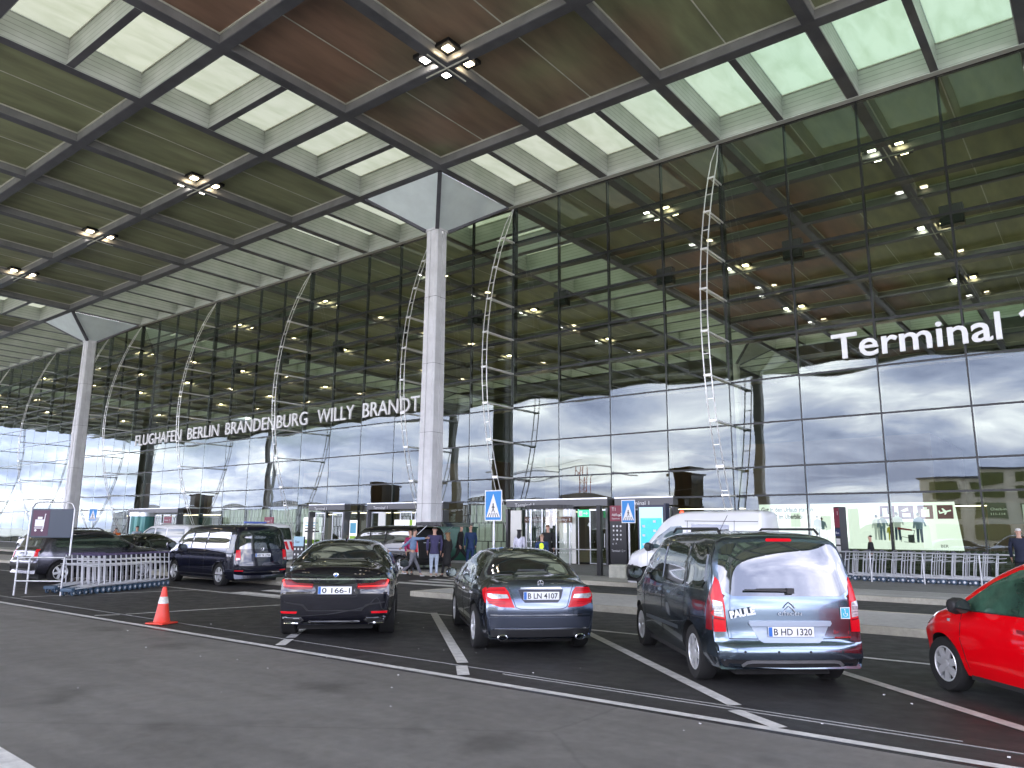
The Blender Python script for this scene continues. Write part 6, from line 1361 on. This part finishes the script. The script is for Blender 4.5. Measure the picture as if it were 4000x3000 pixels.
cb = cloth('pale_blue', (.16, .24, .38)); cgr = cloth('grey', (.16, .16, .18)); cnv = cloth('plum_navy', (.045, .04, .10)); clb = cloth('light_denim', (.40, .46, .55)); ck = cloth('black', (.012, .012, .013)); cbs = cloth('suit_blue', (.02, .045, .12)); cwh = cloth('white', (.60, .60, .70)); cor = cloth('orange', (.75, .16, .03)); chv = mat('hi_vis', (.55, .75, .02), .6, emit=(.6, .9, .05, .12)); cst = cloth('stone_blue', (.28, .33, .38)); crd = cloth('magenta', (.40, .02, .12)); cpk = cloth('pink', (.55, .25, .28)); cbr = cloth('brown', (.20, .12, .07))
person(4.70, -12.05, .0, 55, 'man in a pale blue shirt and grey trousers pointing, seen from behind', cb, cgr, H_=1.76, stride=.72, bend=.06, armR=((.14, -.30, 1.40), (.42, -.42, 1.43)), armL=((-.18, .30, 1.22), (-.34, .46, 1.06)), shoes=(.5, .5, .5))
person(5.40, -11.6, .0, 140, 'man in a dark plum jacket and pale trousers standing with his back to the camera', cnv, clb, H_=1.85, coat=.12, shoes=(.35, .33, .3), width=1.12)
person(5.55, -11.05, .0, 175, 'woman in a long black coat walking beside the man in the plum jacket', ck, ck, hair=(.22, .13, .06), H_=1.66, coat=.55, stride=.3, hairlen=.25, female=True)
person(3.1, -7.6, .125, 30, 'man in black with a face mask striding between the coat and the suit', ck, ck, hair=(.16, .06, .03), H_=1.86, stride=.95, coat=.1, bend=.05, shoes=(.15, .03, .03))
person(3.5, -7.35, .125, 150, 'bald man in a blue suit seen from behind beside the green cabinet', cbs, cbs, hair=(.42, .26, .18), H_=1.82, stride=.25, coat=.12, width=1.1)
person(3.6, -11.1, .0, -20, 'person in a magenta top half hidden behind the pointing man', crd, ck, hair=(.12, .06, .03), H_=1.72, female=True)
person(3.0, -10.2, .0, -60, 'bearded man with brown jacket behind the pointing man', cbr, cst, hair=(.10, .06, .03), H_=1.74)
person(7.65, -9.3, .125, 110, 'dark haired woman in a white hooded top behind the grey saloon', cwh, ck, hair=(.008, .008, .01), H_=1.66, hairlen=.28, female=True, width=1.1)
person(9.35, -10.2, .0, 120, 'bald man in a yellow hi vis vest behind the grey saloon roof', cbs, ck, hair=(.40, .25, .17), H_=1.62, vest=chv)
person(8.2, -8.2, .125, 110, 'man in black at the revolving door behind the hi vis vest', ck, ck, hair=(.18, .09, .05), H_=1.85, coat=.1)
person(-17.6, -12.6, .0, -170, 'man in an orange jacket pushing luggage at the far left', cor, cgr, H_=1.74, bend=.08, armR=((.12, -.26, 1.15), (.36, -.2, 1.05)), armL=((.12, .26, 1.15), (.36, .2, 1.05)))
person(-16.2, -12.2, .0, 160, 'person in a pale grey top right of the orange jacket', cst, cgr, hair=(.03, .02, .02), H_=1.84)
person(-16.8, -13.1, .0, 20, 'small figure in a white top between the orange jacket and the grey top', cwh, cst, hair=(.03, .02, .02), H_=1.6, female=True)
person(18.35, -1.7, .125, 190, 'dark silhouette of a seated looking figure in black below the billboard', ck, ck, hair=(.01, .01, .01), H_=1.55, width=1.15)
person(23.35, -5.6, .125, 100, 'white haired man in a dark navy jacket at the right edge', cloth('navy', (.008, .012, .03)), ck, hair=(.62, .60, .56), H_=1.80, coat=.2, width=1.08)
person(.6, -24.6, .0, 170, 'person in a pink sleeve bending at the far left edge behind the grey estate', cpk, ck, hair=(.02, .015, .01), H_=1.45, bend=.15, female=True)
t = empty('luggage_case', (-17.0, -12.9, 0), R(10), 'small dark suitcase with a red strap beside the orange jacket', 'suitcase'); b = MB(); b.box(-.25, .25, -.14, .14, .05, .62); b.build('shell', ck, t, bevel=.03); b = MB(); b.box(-.255, .255, -.145, .145, .32, .37); b.build('strap', crd, t)
b = MB(); b.tube((-.2, -.12, 0), (-.2, .12, 0), .04); b.v = [(x, y, z+.04) for x, y, z in b.v]; b.build('wheel', m_dark, t)
